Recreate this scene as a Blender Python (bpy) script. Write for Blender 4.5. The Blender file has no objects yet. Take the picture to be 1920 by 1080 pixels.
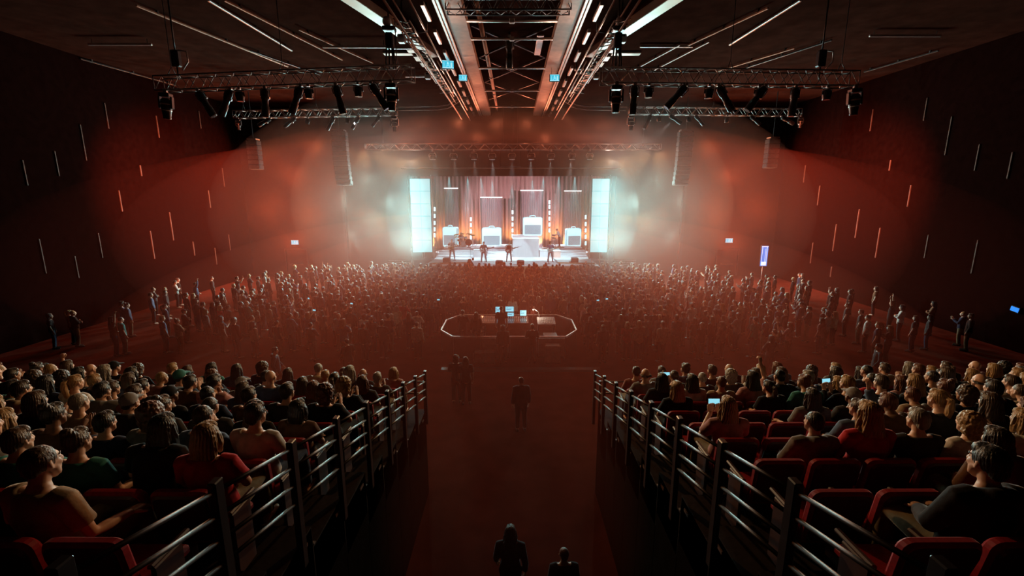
# Concert hall seen from the back of the raked seating.
HAZE_A_G, HAZE_B_G = 0.74, 0.25
HAZE_A_COL = (0.10, 0.95, 0.92, 1)  # tints put the light's shift from cyan to red into the haze
HAZE_B_COL = (1.0, 0.17, 0.10, 1)
HAZES = [((0, yc, zc), (rx, ry, rz), da * 0.33, db * 0.33, lb) for yc, zc, rx, ry, rz, da, db, lb in (
    (39.5, 4, 33, 28.5, 7.3, 0.0000, 0.0042, 'thinnest reddish haze reaching back over most of the hall'),
    (39.5, 4, 27.5, 24.5, 8.8, 0.0006, 0.0045, 'thin reddish haze over the standing crowd'),
    (39.5, 5.5, 22.5, 20.5, 10.5, 0.0030, 0.0048, 'reddish haze over the front of the standing crowd'),
    (39.5, 6, 17.5, 15.5, 10.5, 0.0050, 0.0038, 'dense greyish haze before the front wall'),
    (39.5, 6, 14, 11.5, 8.7, 0.0038, 0.0007, 'dense pale haze round the stage and its blinder columns'),
    (45.0, 6, 8.8, 3.8, 5.2, 0.0650, 0.0040, 'pale haze hanging over the band inside the stage opening'),
    (21.0, 2, 15.5, 15.5, 4.4, 0.0000, 0.0190, 'low reddish haze lying behind the crowd'),
    (18.5, 2, 11, 13, 4.0, 0.0000, 0.0290, 'thicker low reddish haze over the aisle mouth'))]
HAZES += [((sx * 8.0, 39.0, 5.3), (2.7, 1.6, 4.6), 0.022, 0.0, 'thick pale haze glowing round the %s blinder column' % nm) for sx, nm in ((-1, 'left'), (1, 'right'))]  # shells added to widen the glow of the columns
ROOF_W = 120.0
KEY_W = 6500.0
BLINDER_W = 3128.0
SIDEFL_W = 1020.0
AMBER_W = 1360.0
REDMID_W = 312.8
TOPFL_W = 571.2
UPL_W = 450.0
WASH_W = 4500.0
REDWALL_W = 46000.0
AUD_W = 5000.0
SIDE_W = 2200.0
BEAM_W = 11000.0
COLB_W = 1900.0
import bpy, bmesh, math, random
import numpy as np
from mathutils import Vector, Matrix, Euler, noise

random.seed(7)
rng = np.random.default_rng(7)
S = bpy.context.scene
COL = S.collection
PI = math.pi
R = math.radians

# ------------------------------------------------------------------ camera
CAMZ = 7.0
cam_d = bpy.data.cameras.new('camera')
cam_d.sensor_width = 36.0
cam_d.lens = 16.0
cam_d.clip_end = 200
cam = bpy.data.objects.new('camera', cam_d)
COL.objects.link(cam)
cam.location = (0, 0, CAMZ)
PITCH = R(11.5)
cam.rotation_euler = (PI / 2 - PITCH, 0, 0)
S.camera = cam
FPX = 16.0 / 36.0 * 1920


def at(px, py, d):
    """point of the hall seen at photo pixel px,py that lies d metres down the hall"""
    t = math.tan(math.atan((py - 540) / FPX) + PITCH)
    z = CAMZ - t * d
    zc = d * math.cos(PITCH) + t * d * math.sin(PITCH)
    return Vector(((px - 960) / FPX * zc, d, z))


def at_wall(px, py, X):
    """point on a side wall at x = X"""
    zc = abs(X) * FPX / abs(px - 960)
    yy = (py - 540) / FPX * zc
    return Vector((X, zc * math.cos(PITCH) - yy * math.sin(PITCH),
                   CAMZ - zc * math.sin(PITCH) - yy * math.cos(PITCH)))


# ------------------------------------------------------------------ world, haze, exposure
S.view_settings.view_transform = 'Standard'
S.view_settings.look = 'None'
S.view_settings.exposure = 0.0
S.view_settings.gamma = 1.0
S.view_settings.use_curve_mapping = False
cy = S.cycles
cy.use_denoising = True
cy.use_adaptive_sampling = True
cy.adaptive_threshold = 0.08
cy.adaptive_min_samples = 16
cy.max_bounces = 4
cy.diffuse_bounces = 1
cy.glossy_bounces = 2
cy.transmission_bounces = 2
cy.volume_bounces = 0
cy.transparent_max_bounces = 40
cy.caustics_reflective = False
cy.caustics_refractive = False
cy.sample_clamp_indirect = 2.0
cy.sample_clamp_direct = 12.0

W = bpy.data.worlds.new('World')
S.world = W
W.use_nodes = True
nt = W.node_tree
nt.nodes.clear()
wo = nt.nodes.new('ShaderNodeOutputWorld')
bg = nt.nodes.new('ShaderNodeBackground')
bg.inputs['Color'].default_value = (0, 0, 0, 1)
nt.links.new(bg.outputs[0], wo.inputs['Surface'])

# ------------------------------------------------------------------ lamps
def spot(name, loc, target, watts, color, angle=60, blend=0.6, radius=0.06):
    l = bpy.data.lights.new(name, 'SPOT')
    l.energy = watts
    l.color = color
    l.spot_size = R(angle)
    l.spot_blend = blend
    l.shadow_soft_size = radius
    o = bpy.data.objects.new(name, l)
    COL.objects.link(o)
    o.location = loc
    o.rotation_euler = (Vector(target) - Vector(loc)).to_track_quat('-Z', 'Y').to_euler()
    return o


def lamp(name, loc, watts, color, radius=0.05):
    l = bpy.data.lights.new(name, 'POINT')
    l.energy = watts
    l.color = color
    l.shadow_soft_size = radius
    o = bpy.data.objects.new(name, l)
    COL.objects.link(o)
    o.location = loc
    return o


ZST = 1.4                       # stage deck height
# the two tall blinder columns at the sides of the stage throw their light down the hall
for sx in (-1, 1):
    for i, z in enumerate((2.9, 4.4, 5.9, 7.6)):
        spot('blinder_lamp', (sx * 7.9, 39.2, z), (sx * 27, 6, 4.6), BLINDER_W, (0.50, 1.0, 1.0), 130, 0.9, 0.10)
    # unseen wide floods added beside the columns to fill the haze
    for x, z in ((9.6, 3.2), (10.2, 6.4), (11.6, 4.6), (12.0, 8.2), (13.6, 3.4), (14.0, 6.6)):
        spot('added_side_fill', (sx * x, 39.5, z), (sx * 27, 6, 4.6), SIDEFL_W, (0.62, 1.0, 0.93), 140, 0.9, 0.10)
    # unseen red floods added along the front wall to redden the haze
    for x, z in ((12.4, 10.8), (12.8, 5.2), (14.6, 2.9), (14.9, 8.3), (16.6, 11.0), (16.9, 5.4), (18.6, 8.7), (18.9, 3.0), (20.6, 6.0), (20.8, 10.6)):
        spot('added_red_fill', (sx * x, 39.6, z), (sx * x * 0.9, 0, 5.0), AMBER_W * (1.15 if x > 16 else 0.2) * (0.6 if z > 9.5 else 1), (1.0, 0.25, 0.08), 165, 0.9, 0.10)
    for x, z in ((8.4, 10.0), (10.6, 11.0)):  # unseen warm floods added to lift the haze above the stage sides
        spot('added_top_fill', (sx * x, 39.4, z), (sx * 20, 6, 8.0), TOPFL_W, (1.0, 0.74, 0.62), 150, 0.9, 0.10)
    # unseen red floods added over the stage opening to redden the centre
    for x, z in ((1.2, 12.8), (2.8, 11.6), (4.4, 12.9), (6.0, 11.4), (7.6, 12.5), (9.2, 11.8)):
        spot('added_red_fill', (sx * x, 39.5, z), (sx * x * .5, 12, 1.0), REDMID_W, (1.0, 0.22, 0.10), 120, 0.9, 0.10)
    # warm lamps added by the near trusses to rim-light the opposite stand
    spot('added_audience_rim', (sx * 5.0, 18.0, 10.7), (-sx * 8.6, 5.0, 3.6), AUD_W, (1.0, 0.58, 0.24), 52, 0.8, 0.12)
    # unseen warm lamps added at the stage sides to rim-light the stands
    for x, z in ((7.9, 3.6), (7.9, 6.8), (8.6, 9.9), (11.6, 10.4), (10.4, 5.2)):
        for tx in (-1, 1):
            spot('added_stand_rim', (sx * x, 39.0, z), (tx * 8.2, 6.0, 3.6), COLB_W, (1.0, 0.62, 0.28), 24, 0.7, 0.12)
    # key lights added by the far trusses to lift the dark band
    spot('added_band_key', (sx * 10.4, 31.4, 11.7), (sx * 1.5, 39.6, 1.9), KEY_W, (0.80, 0.95, 1.0), 34, 0.6, 0.06)
    for y in (19, 24, 29, 34):  # unseen uplights added to brighten the roof beams
        spot('added_roof_uplight', (sx * 3.7, y, 12.5), (sx * 2.0, y - 1.5, 14.0), ROOF_W, (1.0, 0.62, 0.46), 110, 0.9, 0.08)
    # red washers added in mid-air for the glow on the side walls
    spot('added_wall_red', (sx * 12.0, 22.0, 11.0), (sx * 23.0, 31.8, 6.3), REDWALL_W, (1.0, 0.20, 0.09), 54, 1.0, 0.15)
# the gooseneck lamp over the mixing consoles
lamp('desk_lamp', (1.0, 21.2, 1.52), 30.0, (1.0, 0.72, 0.55), 0.03)
# white wash from the front truss onto the stage
TRUSS_Y = 38.3
HEADS_X = [(-960 + p) / FPX * 38 for p in (816, 854, 891, 924, 960, 995, 1031, 1069, 1101)]
for i, x in enumerate(HEADS_X):
    spot('stage_wash_lamp', (x, TRUSS_Y + 0.25, 9.75), (x * 0.85, 41.2, 1.5), WASH_W * (2.0 if i in (3, 5, 7) else 1.0), (0.72, 0.93, 1.0), 30, 0.8, 0.04)
# beams over the back drape
BEAMS = [(842, 331, 0.0), (877, 331, 0.0), (901, 333, 0.14), (923, 338, 0.0), (960, 345, 0.0), (998, 338, 0.03), (1020, 332, -0.15), (1048, 330, 0.0), (1078, 330, 0.0)]
for px, py, tx in BEAMS:
    p = at(px, py, 45.6)
    spot('drape_beam_lamp', p, p + Vector((tx * 4, 0.25, -5)), BEAM_W, (0.70, 0.92, 1.0), 26, 0.5, 0.03)
# amber footlights along the foot of the drape
for x in (-8.0, -5.0, -3.4, -2.0, 0.1, 2.7, 3.9, 5.3, 7.9):
    spot('drape_uplight_lamp', (x, 46.6, 1.9), (x, 47.6, 5.0), UPL_W, (1.0, 0.45, 0.12), 110, 0.9, 0.05)
# unseen fill lamps added inside the stage house to brighten the drape
for sx in (-1, 1):
    spot('added_drape_fill', (sx * 7.2, 41.2, 8.0), (-sx * 1.5, 47.0, 4.8), SIDE_W, (1.0, 0.82, 0.90), 90, 0.8, 0.2)


# ------------------------------------------------------------------ materials
def mat(name, color, rough=0.6, metal=0.0, var=0.0, scale=8.0, bump=0.0, emit=None, estr=0.0, sheen=0.0, stretch=None, coat=0.0, sample=True, spec=0.5):
    m = bpy.data.materials.new(name)
    m.use_nodes = True
    n = m.node_tree.nodes
    L = m.node_tree.links
    b = n['Principled BSDF']
    b.inputs['Base Color'].default_value = (*color, 1)
    b.inputs['Roughness'].default_value = rough
    b.inputs['Metallic'].default_value = metal
    b.inputs['Specular IOR Level'].default_value = spec
    if sheen:
        b.inputs['Sheen Weight'].default_value = sheen
        b.inputs['Sheen Roughness'].default_value = 0.25
        b.inputs['Sheen Tint'].default_value = (*[min(1, c * 1.5 + 0.35) for c in color], 1)
    if coat:
        b.inputs['Coat Weight'].default_value = coat
    if var or bump:
        tc = n.new('ShaderNodeTexCoord')
        mp = n.new('ShaderNodeMapping')
        L.new(tc.outputs['Object'], mp.inputs[0])
        if stretch:
            mp.inputs['Scale'].default_value = stretch
        nz = n.new('ShaderNodeTexNoise')
        nz.inputs['Scale'].default_value = scale
        nz.inputs['Detail'].default_value = 4
        L.new(mp.outputs[0], nz.inputs['Vector'])
        if var:
            cr = n.new('ShaderNodeValToRGB')
            cr.color_ramp.elements[0].position = 0.3
            cr.color_ramp.elements[1].position = 0.7
            cr.color_ramp.elements[0].color = (*[c * (1 - var) for c in color], 1)
            cr.color_ramp.elements[1].color = (*[min(1, c * (1 + var)) for c in color], 1)
            L.new(nz.outputs[0], cr.inputs[0])
            L.new(cr.outputs[0], b.inputs['Base Color'])
        if bump:
            bp = n.new('ShaderNodeBump')
            bp.inputs['Strength'].default_value = bump
            bp.inputs['Distance'].default_value = 0.02
            L.new(nz.outputs[0], bp.inputs['Height'])
            L.new(bp.outputs[0], b.inputs['Normal'])
    if emit:
        b.inputs['Emission Color'].default_value = (*emit, 1)
        b.inputs['Emission Strength'].default_value = estr
        if not sample:
            m.cycles.emission_sampling = 'NONE'
    return m


M = {}
M['floor'] = mat('floor_vinyl', (0.085, 0.020, 0.013), 0.8, var=0.25, scale=1.5, bump=0.15, spec=0.0)
M['wall'] = mat('wall_black_felt', (0.008, 0.002, 0.0015), 0.8, var=0.2, scale=3, spec=0.0)
M['wall_front'] = mat('proscenium_black', (0.012, 0.007, 0.006), 0.75, var=0.2, scale=2, spec=0.0)
M['ceiling'] = mat('ceiling_black', (0.030, 0.011, 0.0075), 0.8, var=0.25, scale=1.5, spec=0.0)
M['strip'] = mat('wall_strip_wood', (0.09, 0.045, 0.033), 0.6, 0.0, var=0.2, scale=2, spec=0.15)
M['beam'] = mat('roof_beam_paint', (0.58, 0.30, 0.19), 0.5, var=0.15, scale=3)
M['steel'] = mat('bright_steel', (0.75, 0.73, 0.70), 0.32, 0.9, var=0.1, scale=5)
M['dark_steel'] = mat('dark_steel', (0.06, 0.055, 0.055), 0.4, 0.6, var=0.2, scale=8)
M['rail_bar'] = mat('railing_bar_paint', (0.05, 0.04, 0.036), 0.45, 0.6, var=0.15, scale=6)
M['truss'] = mat('truss_aluminium', (0.30, 0.27, 0.25), 0.35, 0.8, var=0.15, scale=6)
M['black'] = mat('black_fixture', (0.025, 0.022, 0.022), 0.32, 0.2, var=0.2, scale=12, coat=0.4)
M['matte_black'] = mat('matte_black', (0.02, 0.018, 0.018), 0.7, var=0.2, scale=6, spec=0.04)
M['lens'] = mat('lens_glass', (0.05, 0.06, 0.07), 0.08, 0.3, var=0.1, scale=20, coat=1.0)
M['lens_lit'] = mat('lit_lens', (0.8, 0.9, 1.0), 0.2, emit=(0.7, 0.95, 1.0), estr=3.0, sample=False)
M['panel_duct'] = mat('duct_paint', (0.62, 0.58, 0.52), 0.28, 0.3, var=0.15, scale=1.2)
M['cable'] = mat('cable_rubber', (0.03, 0.028, 0.028), 0.6, var=0.1, scale=20)
M['led'] = mat('blinder_panel_glow', (0.5, 0.8, 0.9), 0.4, emit=(0.48, 0.87, 0.92), estr=0.8, sample=False)
M['tube'] = mat('led_tube_glow', (0.6, 0.85, 0.9), 0.4, emit=(0.60, 0.92, 0.96), estr=1.4, sample=False)
M['bar_lit'] = mat('light_bar_glow', (0.7, 0.85, 0.9), 0.4, emit=(0.80, 0.90, 0.92), estr=1.3, sample=False)
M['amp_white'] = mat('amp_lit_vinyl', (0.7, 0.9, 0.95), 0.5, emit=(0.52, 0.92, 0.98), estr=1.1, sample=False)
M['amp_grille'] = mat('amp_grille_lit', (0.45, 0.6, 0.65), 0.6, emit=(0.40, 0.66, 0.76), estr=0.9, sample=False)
M['amp_cord'] = mat('amp_grille_cord', (0.10, 0.14, 0.18), 0.7, var=0.2, scale=20)
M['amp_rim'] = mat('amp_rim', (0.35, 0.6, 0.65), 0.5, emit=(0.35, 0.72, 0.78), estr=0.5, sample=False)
M['drape'] = mat('drape_velour', (0.62, 0.37, 0.34), 0.85, var=0.15, scale=2, sheen=0.3, stretch=(6, 6, 0.3), spec=0.04)
M['drape_dark'] = mat('scrim_mauve', (0.36, 0.25, 0.27), 0.85, var=0.15, scale=2, stretch=(6, 6, 0.3), spec=0.04)
M['deck'] = mat('stage_deck_grey', (0.62, 0.58, 0.60), 0.5, var=0.08, scale=3)
M['deck_white'] = mat('stage_disc_white', (0.85, 0.87, 0.88), 0.45, var=0.05, scale=3)
M['riser'] = mat('riser_facing', (0.42, 0.36, 0.37), 0.6, var=0.12, scale=4, stretch=(12, 12, 0.4))
M['riser_red'] = mat('riser_facing_pink', (0.55, 0.30, 0.26), 0.6, var=0.12, scale=4)
M['fascia'] = mat('stage_fascia_amber', (0.45, 0.24, 0.13), 0.6, var=0.15, scale=3)
M['screen'] = mat('screen_glow', (0.2, 0.5, 0.6), 0.2, emit=(0.30, 0.78, 0.95), estr=0.9, sample=False)
M['screen_line'] = mat('screen_dark_line', (0.05, 0.12, 0.2), 0.3, emit=(0.02, 0.10, 0.22), estr=0.6, sample=False)
M['blue'] = mat('blue_screen_glow', (0.05, 0.2, 0.6), 0.2, emit=(0.02, 0.22, 0.85), estr=0.9, sample=False)
M['exit'] = mat('exit_sign_glow', (0.1, 0.5, 0.6), 0.3, emit=(0.06, 0.55, 0.75), estr=0.9, sample=False)
M['exit_white'] = mat('exit_sign_white', (0.7, 0.9, 0.95), 0.3, emit=(0.5, 0.9, 1.0), estr=0.9, sample=False)
M['seat_red'] = mat('seat_red_velour', (0.24, 0.005, 0.008), 0.6, var=0.2, scale=30, sheen=0.5, spec=0.2)
M['seat_shell'] = mat('seat_shell_dark', (0.05, 0.02, 0.02), 0.5, var=0.2, scale=10)
M['tier'] = mat('tier_carpet', (0.022, 0.014, 0.012), 0.8, var=0.25, scale=20, spec=0.04)
M['cladding'] = mat('stand_cladding', (0.007, 0.005, 0.0045), 0.9, var=0.2, scale=4, spec=0.0)
M['wood_lit'] = mat('desk_grey', (0.30, 0.26, 0.25), 0.5, var=0.2, scale=8)
M['white_plastic'] = mat('white_plastic', (0.7, 0.68, 0.66), 0.4, var=0.05, scale=8)


# ------------------------------------------------------------------ mesh builder
class MB:
    def __init__(s):
        s.v = []
        s.f = []

    def add(s, v, f):
        o = len(s.v)
        s.v.extend([tuple(p) for p in v])
        s.f.extend([tuple(i + o for i in q) for q in f])

    def box(s, c, size, rot=None, bev=0.0):
        x, y, z = [k / 2 for k in size]
        if bev:
            # chamfered box: 24 corner points
            b = min(bev, x * .9, y * .9, z * .9)
            bm = bmesh.new()
            bmesh.ops.create_cube(bm, size=1)
            for q in bm.verts:
                q.co = Vector((q.co.x * 2 * x, q.co.y * 2 * y, q.co.z * 2 * z))
            bmesh.ops.bevel(bm, geom=bm.edges[:], offset=b, segments=1, affect='EDGES', profile=0.5)
            vs = [q.co.copy() for q in bm.verts]
            bm.verts.index_update()
            fs = [[q.index for q in f.verts] for f in bm.faces]
            bm.free()
        else:
            vs = [Vector(p) for p in ((-x, -y, -z), (x, -y, -z), (x, y, -z), (-x, y, -z), (-x, -y, z), (x, -y, z), (x, y, z), (-x, y, z))]
            fs = [(0, 3, 2, 1), (4, 5, 6, 7), (0, 1, 5, 4), (1, 2, 6, 5), (2, 3, 7, 6), (3, 0, 4, 7)]
        if rot is not None:
            m = rot if isinstance(rot, Matrix) else Euler(rot).to_matrix()
            vs = [m @ p for p in vs]
        c = Vector(c)
        s.add([p + c for p in vs], fs)
        return s

    def bb(s, lo, hi, bev=0.0):
        lo = Vector(lo)
        hi = Vector(hi)
        return s.box((lo + hi) / 2, hi - lo, None, bev)

    def bar(s, p0, p1, w, h, up=(0, 0, 1), bev=0.0):
        p0 = Vector(p0)
        p1 = Vector(p1)
        y = (p1 - p0)
        L = y.length
        y.normalize()
        u = Vector(up)
        if abs(u.dot(y)) > 0.98:
            u = Vector((1, 0, 0))
        x = y.cross(u).normalized()
        z = x.cross(y)
        m = Matrix((x, y, z)).transposed()
        return s.box((p0 + p1) / 2, (w, L, h), m, bev)

    def loft(s, rings, caps=True):
        n = len(rings[0])
        v = [p for r in rings for p in r]
        f = []
        for i in range(len(rings) - 1):
            for k in range(n):
                a = i * n + k
                b = i * n + (k + 1) % n
                f.append((a, b, b + n, a + n))
        if caps:
            f.append(tuple(range(n))[::-1])
            f.append(tuple(range((len(rings) - 1) * n, len(rings) * n)))
        s.add(v, f)
        return s

    def tube(s, pts, r, n=8, side=None, round_ends=False):
        """swept tube; r is a number, or one radius / (rx, ry) pair per point"""
        pts = [Vector(p) for p in pts]
        m = len(pts)
        rr = [r] * m if isinstance(r, (int, float)) else list(r)
        rr = [(q, q) if isinstance(q, (int, float)) else q for q in rr]
        if round_ends:
            t0 = (pts[0] - pts[1]).normalized()
            t1 = (pts[-1] - pts[-2]).normalized()
            k0 = min(rr[0])
            k1 = min(rr[-1])
            pre = [(pts[0] + t0 * k0 * math.sin(a), (rr[0][0] * math.cos(a), rr[0][1] * math.cos(a))) for a in (1.35, 0.9, 0.45)]
            post = [(pts[-1] + t1 * k1 * math.sin(a), (rr[-1][0] * math.cos(a), rr[-1][1] * math.cos(a))) for a in (0.45, 0.9, 1.35)]
            pts = [p for p, _ in pre] + pts + [p for p, _ in post]
            rr = [q for _, q in pre] + rr + [q for _, q in post]
            m = len(pts)
        sd = Vector(side) if side is not None else None
        rings = []
        px = None
        for i in range(m):
            t = (pts[min(i + 1, m - 1)] - pts[max(i - 1, 0)]).normalized()
            ref = sd if sd is not None else (px if px is not None else (Vector((0, 0, 1)) if abs(t.z) < 0.9 else Vector((1, 0, 0))))
            x = ref - t * ref.dot(t)
            if x.length < 1e-4:
                x = t.orthogonal()
            x.normalize()
            px = x
            y = t.cross(x)
            rings.append([pts[i] + x * (math.cos(2 * PI * k / n) * rr[i][0]) + y * (math.sin(2 * PI * k / n) * rr[i][1]) for k in range(n)])
        return s.loft(rings)

    def ell(s, c, r, rot=None, nu=14, nv=9):
        c = Vector(c)
        m = rot if isinstance(rot, Matrix) else (Euler(rot).to_matrix() if rot else None)
        rings = []
        for i in range(nv):
            a = -PI / 2 + PI * (i + 0.35) / (nv - 0.3)
            ring = []
            for k in range(nu):
                q = Vector((r[0] * math.cos(a) * math.cos(2 * PI * k / nu), r[1] * math.cos(a) * math.sin(2 * PI * k / nu), r[2] * math.sin(a)))
                ring.append((m @ q if m else q) + c)
            rings.append(ring)
        return s.loft(rings)

    def lathe(s, prof, c=(0, 0, 0), n=16, axis='z'):
        c = Vector(c)
        rings = []
        for r, h in prof:
            ring = []
            for k in range(n):
                a = 2 * PI * k / n
                if axis == 'z':
                    q = Vector((r * math.cos(a), r * math.sin(a), h))
                elif axis == 'y':
                    q = Vector((r * math.sin(a), h, r * math.cos(a)))
                else:
                    q = Vector((h, r * math.cos(a), r * math.sin(a)))
                ring.append(q + c)
            rings.append(ring)
        return s.loft(rings)

    def prism(s, poly, z0, z1, plane='xy', c=(0, 0, 0)):
        c = Vector(c)

        def P(u, v, w):
            return (Vector((u, v, w)) if plane == 'xy' else (Vector((u, w, v)) if plane == 'xz' else Vector((w, u, v)))) + c
        return s.loft([[P(u, v, z0) for u, v in poly], [P(u, v, z1) for u, v in poly]])

    def mesh(s, name, m=None, smooth=False, off=None):
        me = bpy.data.meshes.new(name)
        v = s.v if off is None else [(a - off[0], b - off[1], c - off[2]) for a, b, c in s.v]
        me.from_pydata(v, [], s.f)
        bm = bmesh.new()
        bm.from_mesh(me)
        bmesh.ops.recalc_face_normals(bm, faces=bm.faces[:])
        bm.to_mesh(me)
        bm.free()
        if smooth:
            me.shade_smooth()
        if m is not None:
            me.materials.append(m)
        me.update()
        return me

    def build(s, name, m, parent=None, smooth=False, center=False):
        """one object; under a parent the coordinates given are world ones and are moved to the parent's frame"""
        off = None
        if parent is not None:
            off = world_loc(parent)
        elif center:
            a = np.array(s.v)
            off = ((a[:, 0].min() + a[:, 0].max()) / 2, (a[:, 1].min() + a[:, 1].max()) / 2, a[:, 2].min())
        o = bpy.data.objects.new(name, s.mesh(name, m, smooth, off))
        COL.objects.link(o)
        if parent is not None:
            o.parent = parent
        elif center:
            o.location = off
        return o


def world_loc(o):
    p = Vector((0, 0, 0))
    while o is not None:
        p = p + o.location
        o = o.parent
    return p


def tag(o, label=None, cat=None, group=None, kind=None):
    if label:
        o['label'] = label
    if cat:
        o['category'] = cat
    if group:
        o['group'] = group
    if kind:
        o['kind'] = kind
    return o


def thing(name, label, cat, loc=(0, 0, 0), group=None):
    o = bpy.data.objects.new(name, None)
    o.empty_display_size = 0.2
    COL.objects.link(o)
    o.location = loc
    return tag(o, label, cat, group)


def struct(name, mb, m, parent=None, smooth=False):
    o = mb.build(name, m, parent, smooth)
    o['kind'] = 'structure'
    return o


def dup(root, loc=None, rot=None, label=None, group=None, scale=None):
    r = root.copy()
    COL.objects.link(r)
    for ch in root.children:
        c = ch.copy()
        COL.objects.link(c)
        c.parent = r
        for g in ch.children:
            d = g.copy()
            COL.objects.link(d)
            d.parent = c
    if loc is not None:
        r.location = loc
    if rot is not None:
        r.rotation_euler = rot
    if scale is not None:
        r.scale = (scale, scale, scale)
    if label:
        r['label'] = label
    if group:
        r['group'] = group
    return r


class Proto:
    """a thing built once at the origin; the first place() moves it, later ones copy it"""
    def __init__(s, root):
        s.root = root
        s.used = False

    def place(s, loc, rot=(0, 0, 0), label=None, group=None, scale=None):
        if not s.used:
            s.used = True
            r = s.root
            r.location = loc
            r.rotation_euler = rot
            if scale is not None:
                r.scale = (scale, scale, scale)
            if label:
                r['label'] = label
            if group:
                r['group'] = group
            return r
        return dup(s.root, loc, rot, label, group, scale)


ONES = 'zeroth first second third fourth fifth sixth seventh eighth ninth tenth eleventh twelfth thirteenth fourteenth fifteenth sixteenth seventeenth eighteenth nineteenth'.split()
TENS = {2: 'twent', 3: 'thirt', 4: 'fort', 5: 'fift', 6: 'sixt', 7: 'sevent', 8: 'eight', 9: 'ninet'}


def nth(n):
    if n < 20:
        return ONES[n]
    t, u = divmod(n, 10)
    return TENS[t] + ('ieth' if u == 0 else 'y-' + ONES[u])


SIDE = {-1: 'left', 1: 'right'}

# ================================================================== THE SETTING
HW = 23.0          # half width of the hall
PY = 40.0          # proscenium wall
CEIL = 14.25
b = MB(); b.bb((-HW, -3, -0.2), (HW, PY, 0.0)); struct('floor', b, M['floor'])
b = MB(); b.bb((-HW - .3, -3, 0), (-HW, PY + .3, CEIL + .2)); wall_l = struct('wall_left', b, M['wall'])
b = MB(); b.bb((HW, -3, 0), (HW + .3, PY + .3, CEIL + .2)); wall_r = struct('wall_right', b, M['wall'])
b = MB(); b.bb((-HW, -3.3, 0), (HW, -3, CEIL + .2)); struct('wall_back', b, M['wall'])
b = MB(); b.bb((-HW - .3, -3.3, CEIL), (HW + .3, PY + .3, CEIL + .3)); struct('ceiling', b, M['ceiling'])
b = MB()
OPW, OPH = 8.95, 8.62
b.bb((-HW, PY, 0), (-OPW, PY + .3, CEIL)); b.bb((OPW, PY, 0), (HW, PY + .3, CEIL))
b.bb((-OPW, PY, OPH), (OPW, PY + .3, CEIL))
wall_f = struct('wall_front', b, M['wall_front'])
# vertical nib where the wall steps back beside the stage
for sx, px in ((-1, 646), (1, 1280)):
    x = at(px, 420, PY - .4).x
    b = MB(); b.bb((x - .12, PY - .45, 0), (x + .12, PY, 11.5)); b.build('wall_nib', M['matte_black'], wall_f)
# pale lip along the top of the stage opening
p0 = at(752, 315, PY - .25); p1 = at(1166, 314, PY - .25)
b = MB(); b.bb((p0.x, PY - .25, p0.z - .06), (p1.x, PY, p0.z + .02)); struct('trim_1', b, M['steel'])
# stage house behind the opening
b = MB()
b.bb((-11.2, PY + .3, 1.2), (-11.0, 49.3, 12)); b.bb((11.0, PY + .3, 1.2), (11.2, 49.3, 12))
b.bb((-11.2, 49.1, 1.2), (11.2, 49.3, 12)); b.bb((-11.2, PY + .3, 12), (11.2, 49.3, 12.2))
struct('wall_stage_house', b, M['wall_front'])

# theatre haze, thickest round the stage: a cyan-tinted component that throws light forward and a
# red-tinted one that throws it everywhere; three clouds one inside the other
def haze(c, r, da, db, label):
    m = bpy.data.materials.new('haze')
    m.use_nodes = True
    n = m.node_tree.nodes; L = m.node_tree.links
    n.clear()
    out = n.new('ShaderNodeOutputMaterial')
    va = n.new('ShaderNodeVolumeScatter'); va.inputs['Color'].default_value = HAZE_A_COL if 'column' not in label or 'stage' in label else (0.7, 0.95, 1.0, 1); va.inputs['Density'].default_value = da; va.inputs['Anisotropy'].default_value = HAZE_A_G
    vb = n.new('ShaderNodeVolumeScatter'); vb.inputs['Color'].default_value = HAZE_B_COL; vb.inputs['Density'].default_value = db; vb.inputs['Anisotropy'].default_value = HAZE_B_G
    ad = n.new('ShaderNodeAddShader')
    L.new(va.outputs[0], ad.inputs[0]); L.new(vb.outputs[0], ad.inputs[1]); L.new(ad.outputs[0], out.inputs['Volume'])
    b = MB(); b.ell(c, r, None, 48, 25)
    o = b.build('haze', m, None, True, center=True)
    tag(o, label, 'haze', kind='stuff')


for c, r, da, db, lb in HAZES:
    haze(c, r, da, db, lb)

# slim vertical metal strips on the side walls
STR_L = [(195, 193, 240), (149, 233, 300), (101, 283, 330), (41, 300, 348), (292, 217, 257), (372, 208, 240), (262, 310, 330),
         (416, 315, 350), (222, 357, 397), (390, 357, 390), (317, 398, 452), (183, 437, 485), (281, 433, 487), (361, 453, 480),
         (72, 448, 515), (139, 480, 523), (402, 465, 497), (428, 440, 470)]
STR_R = [(1638, 205, 245), (1786, 218, 290), (1838, 270, 320), (1900, 285, 335), (1740, 183, 225), (1671, 300, 320), (1511, 310, 342),
         (1709, 347, 388), (1538, 348, 385), (1612, 392, 447), (1569, 420, 472), (1651, 427, 485), (1525, 455, 495), (1742, 440, 485), (1835, 450, 515), (1560, 500, 520)]
for wl, X, lst in ((wall_l, -HW, STR_L), (wall_r, HW, STR_R)):
    for px, y0, y1 in lst:
        a = at_wall(px, y0, X); c = at_wall(px, y1, X)
        b = MB(); b.bb((X - .05, a.y - .035, c.z), (X + .05, a.y + .035, a.z), 0.012)
        b.build('strip', M['strip'], wl)

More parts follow.
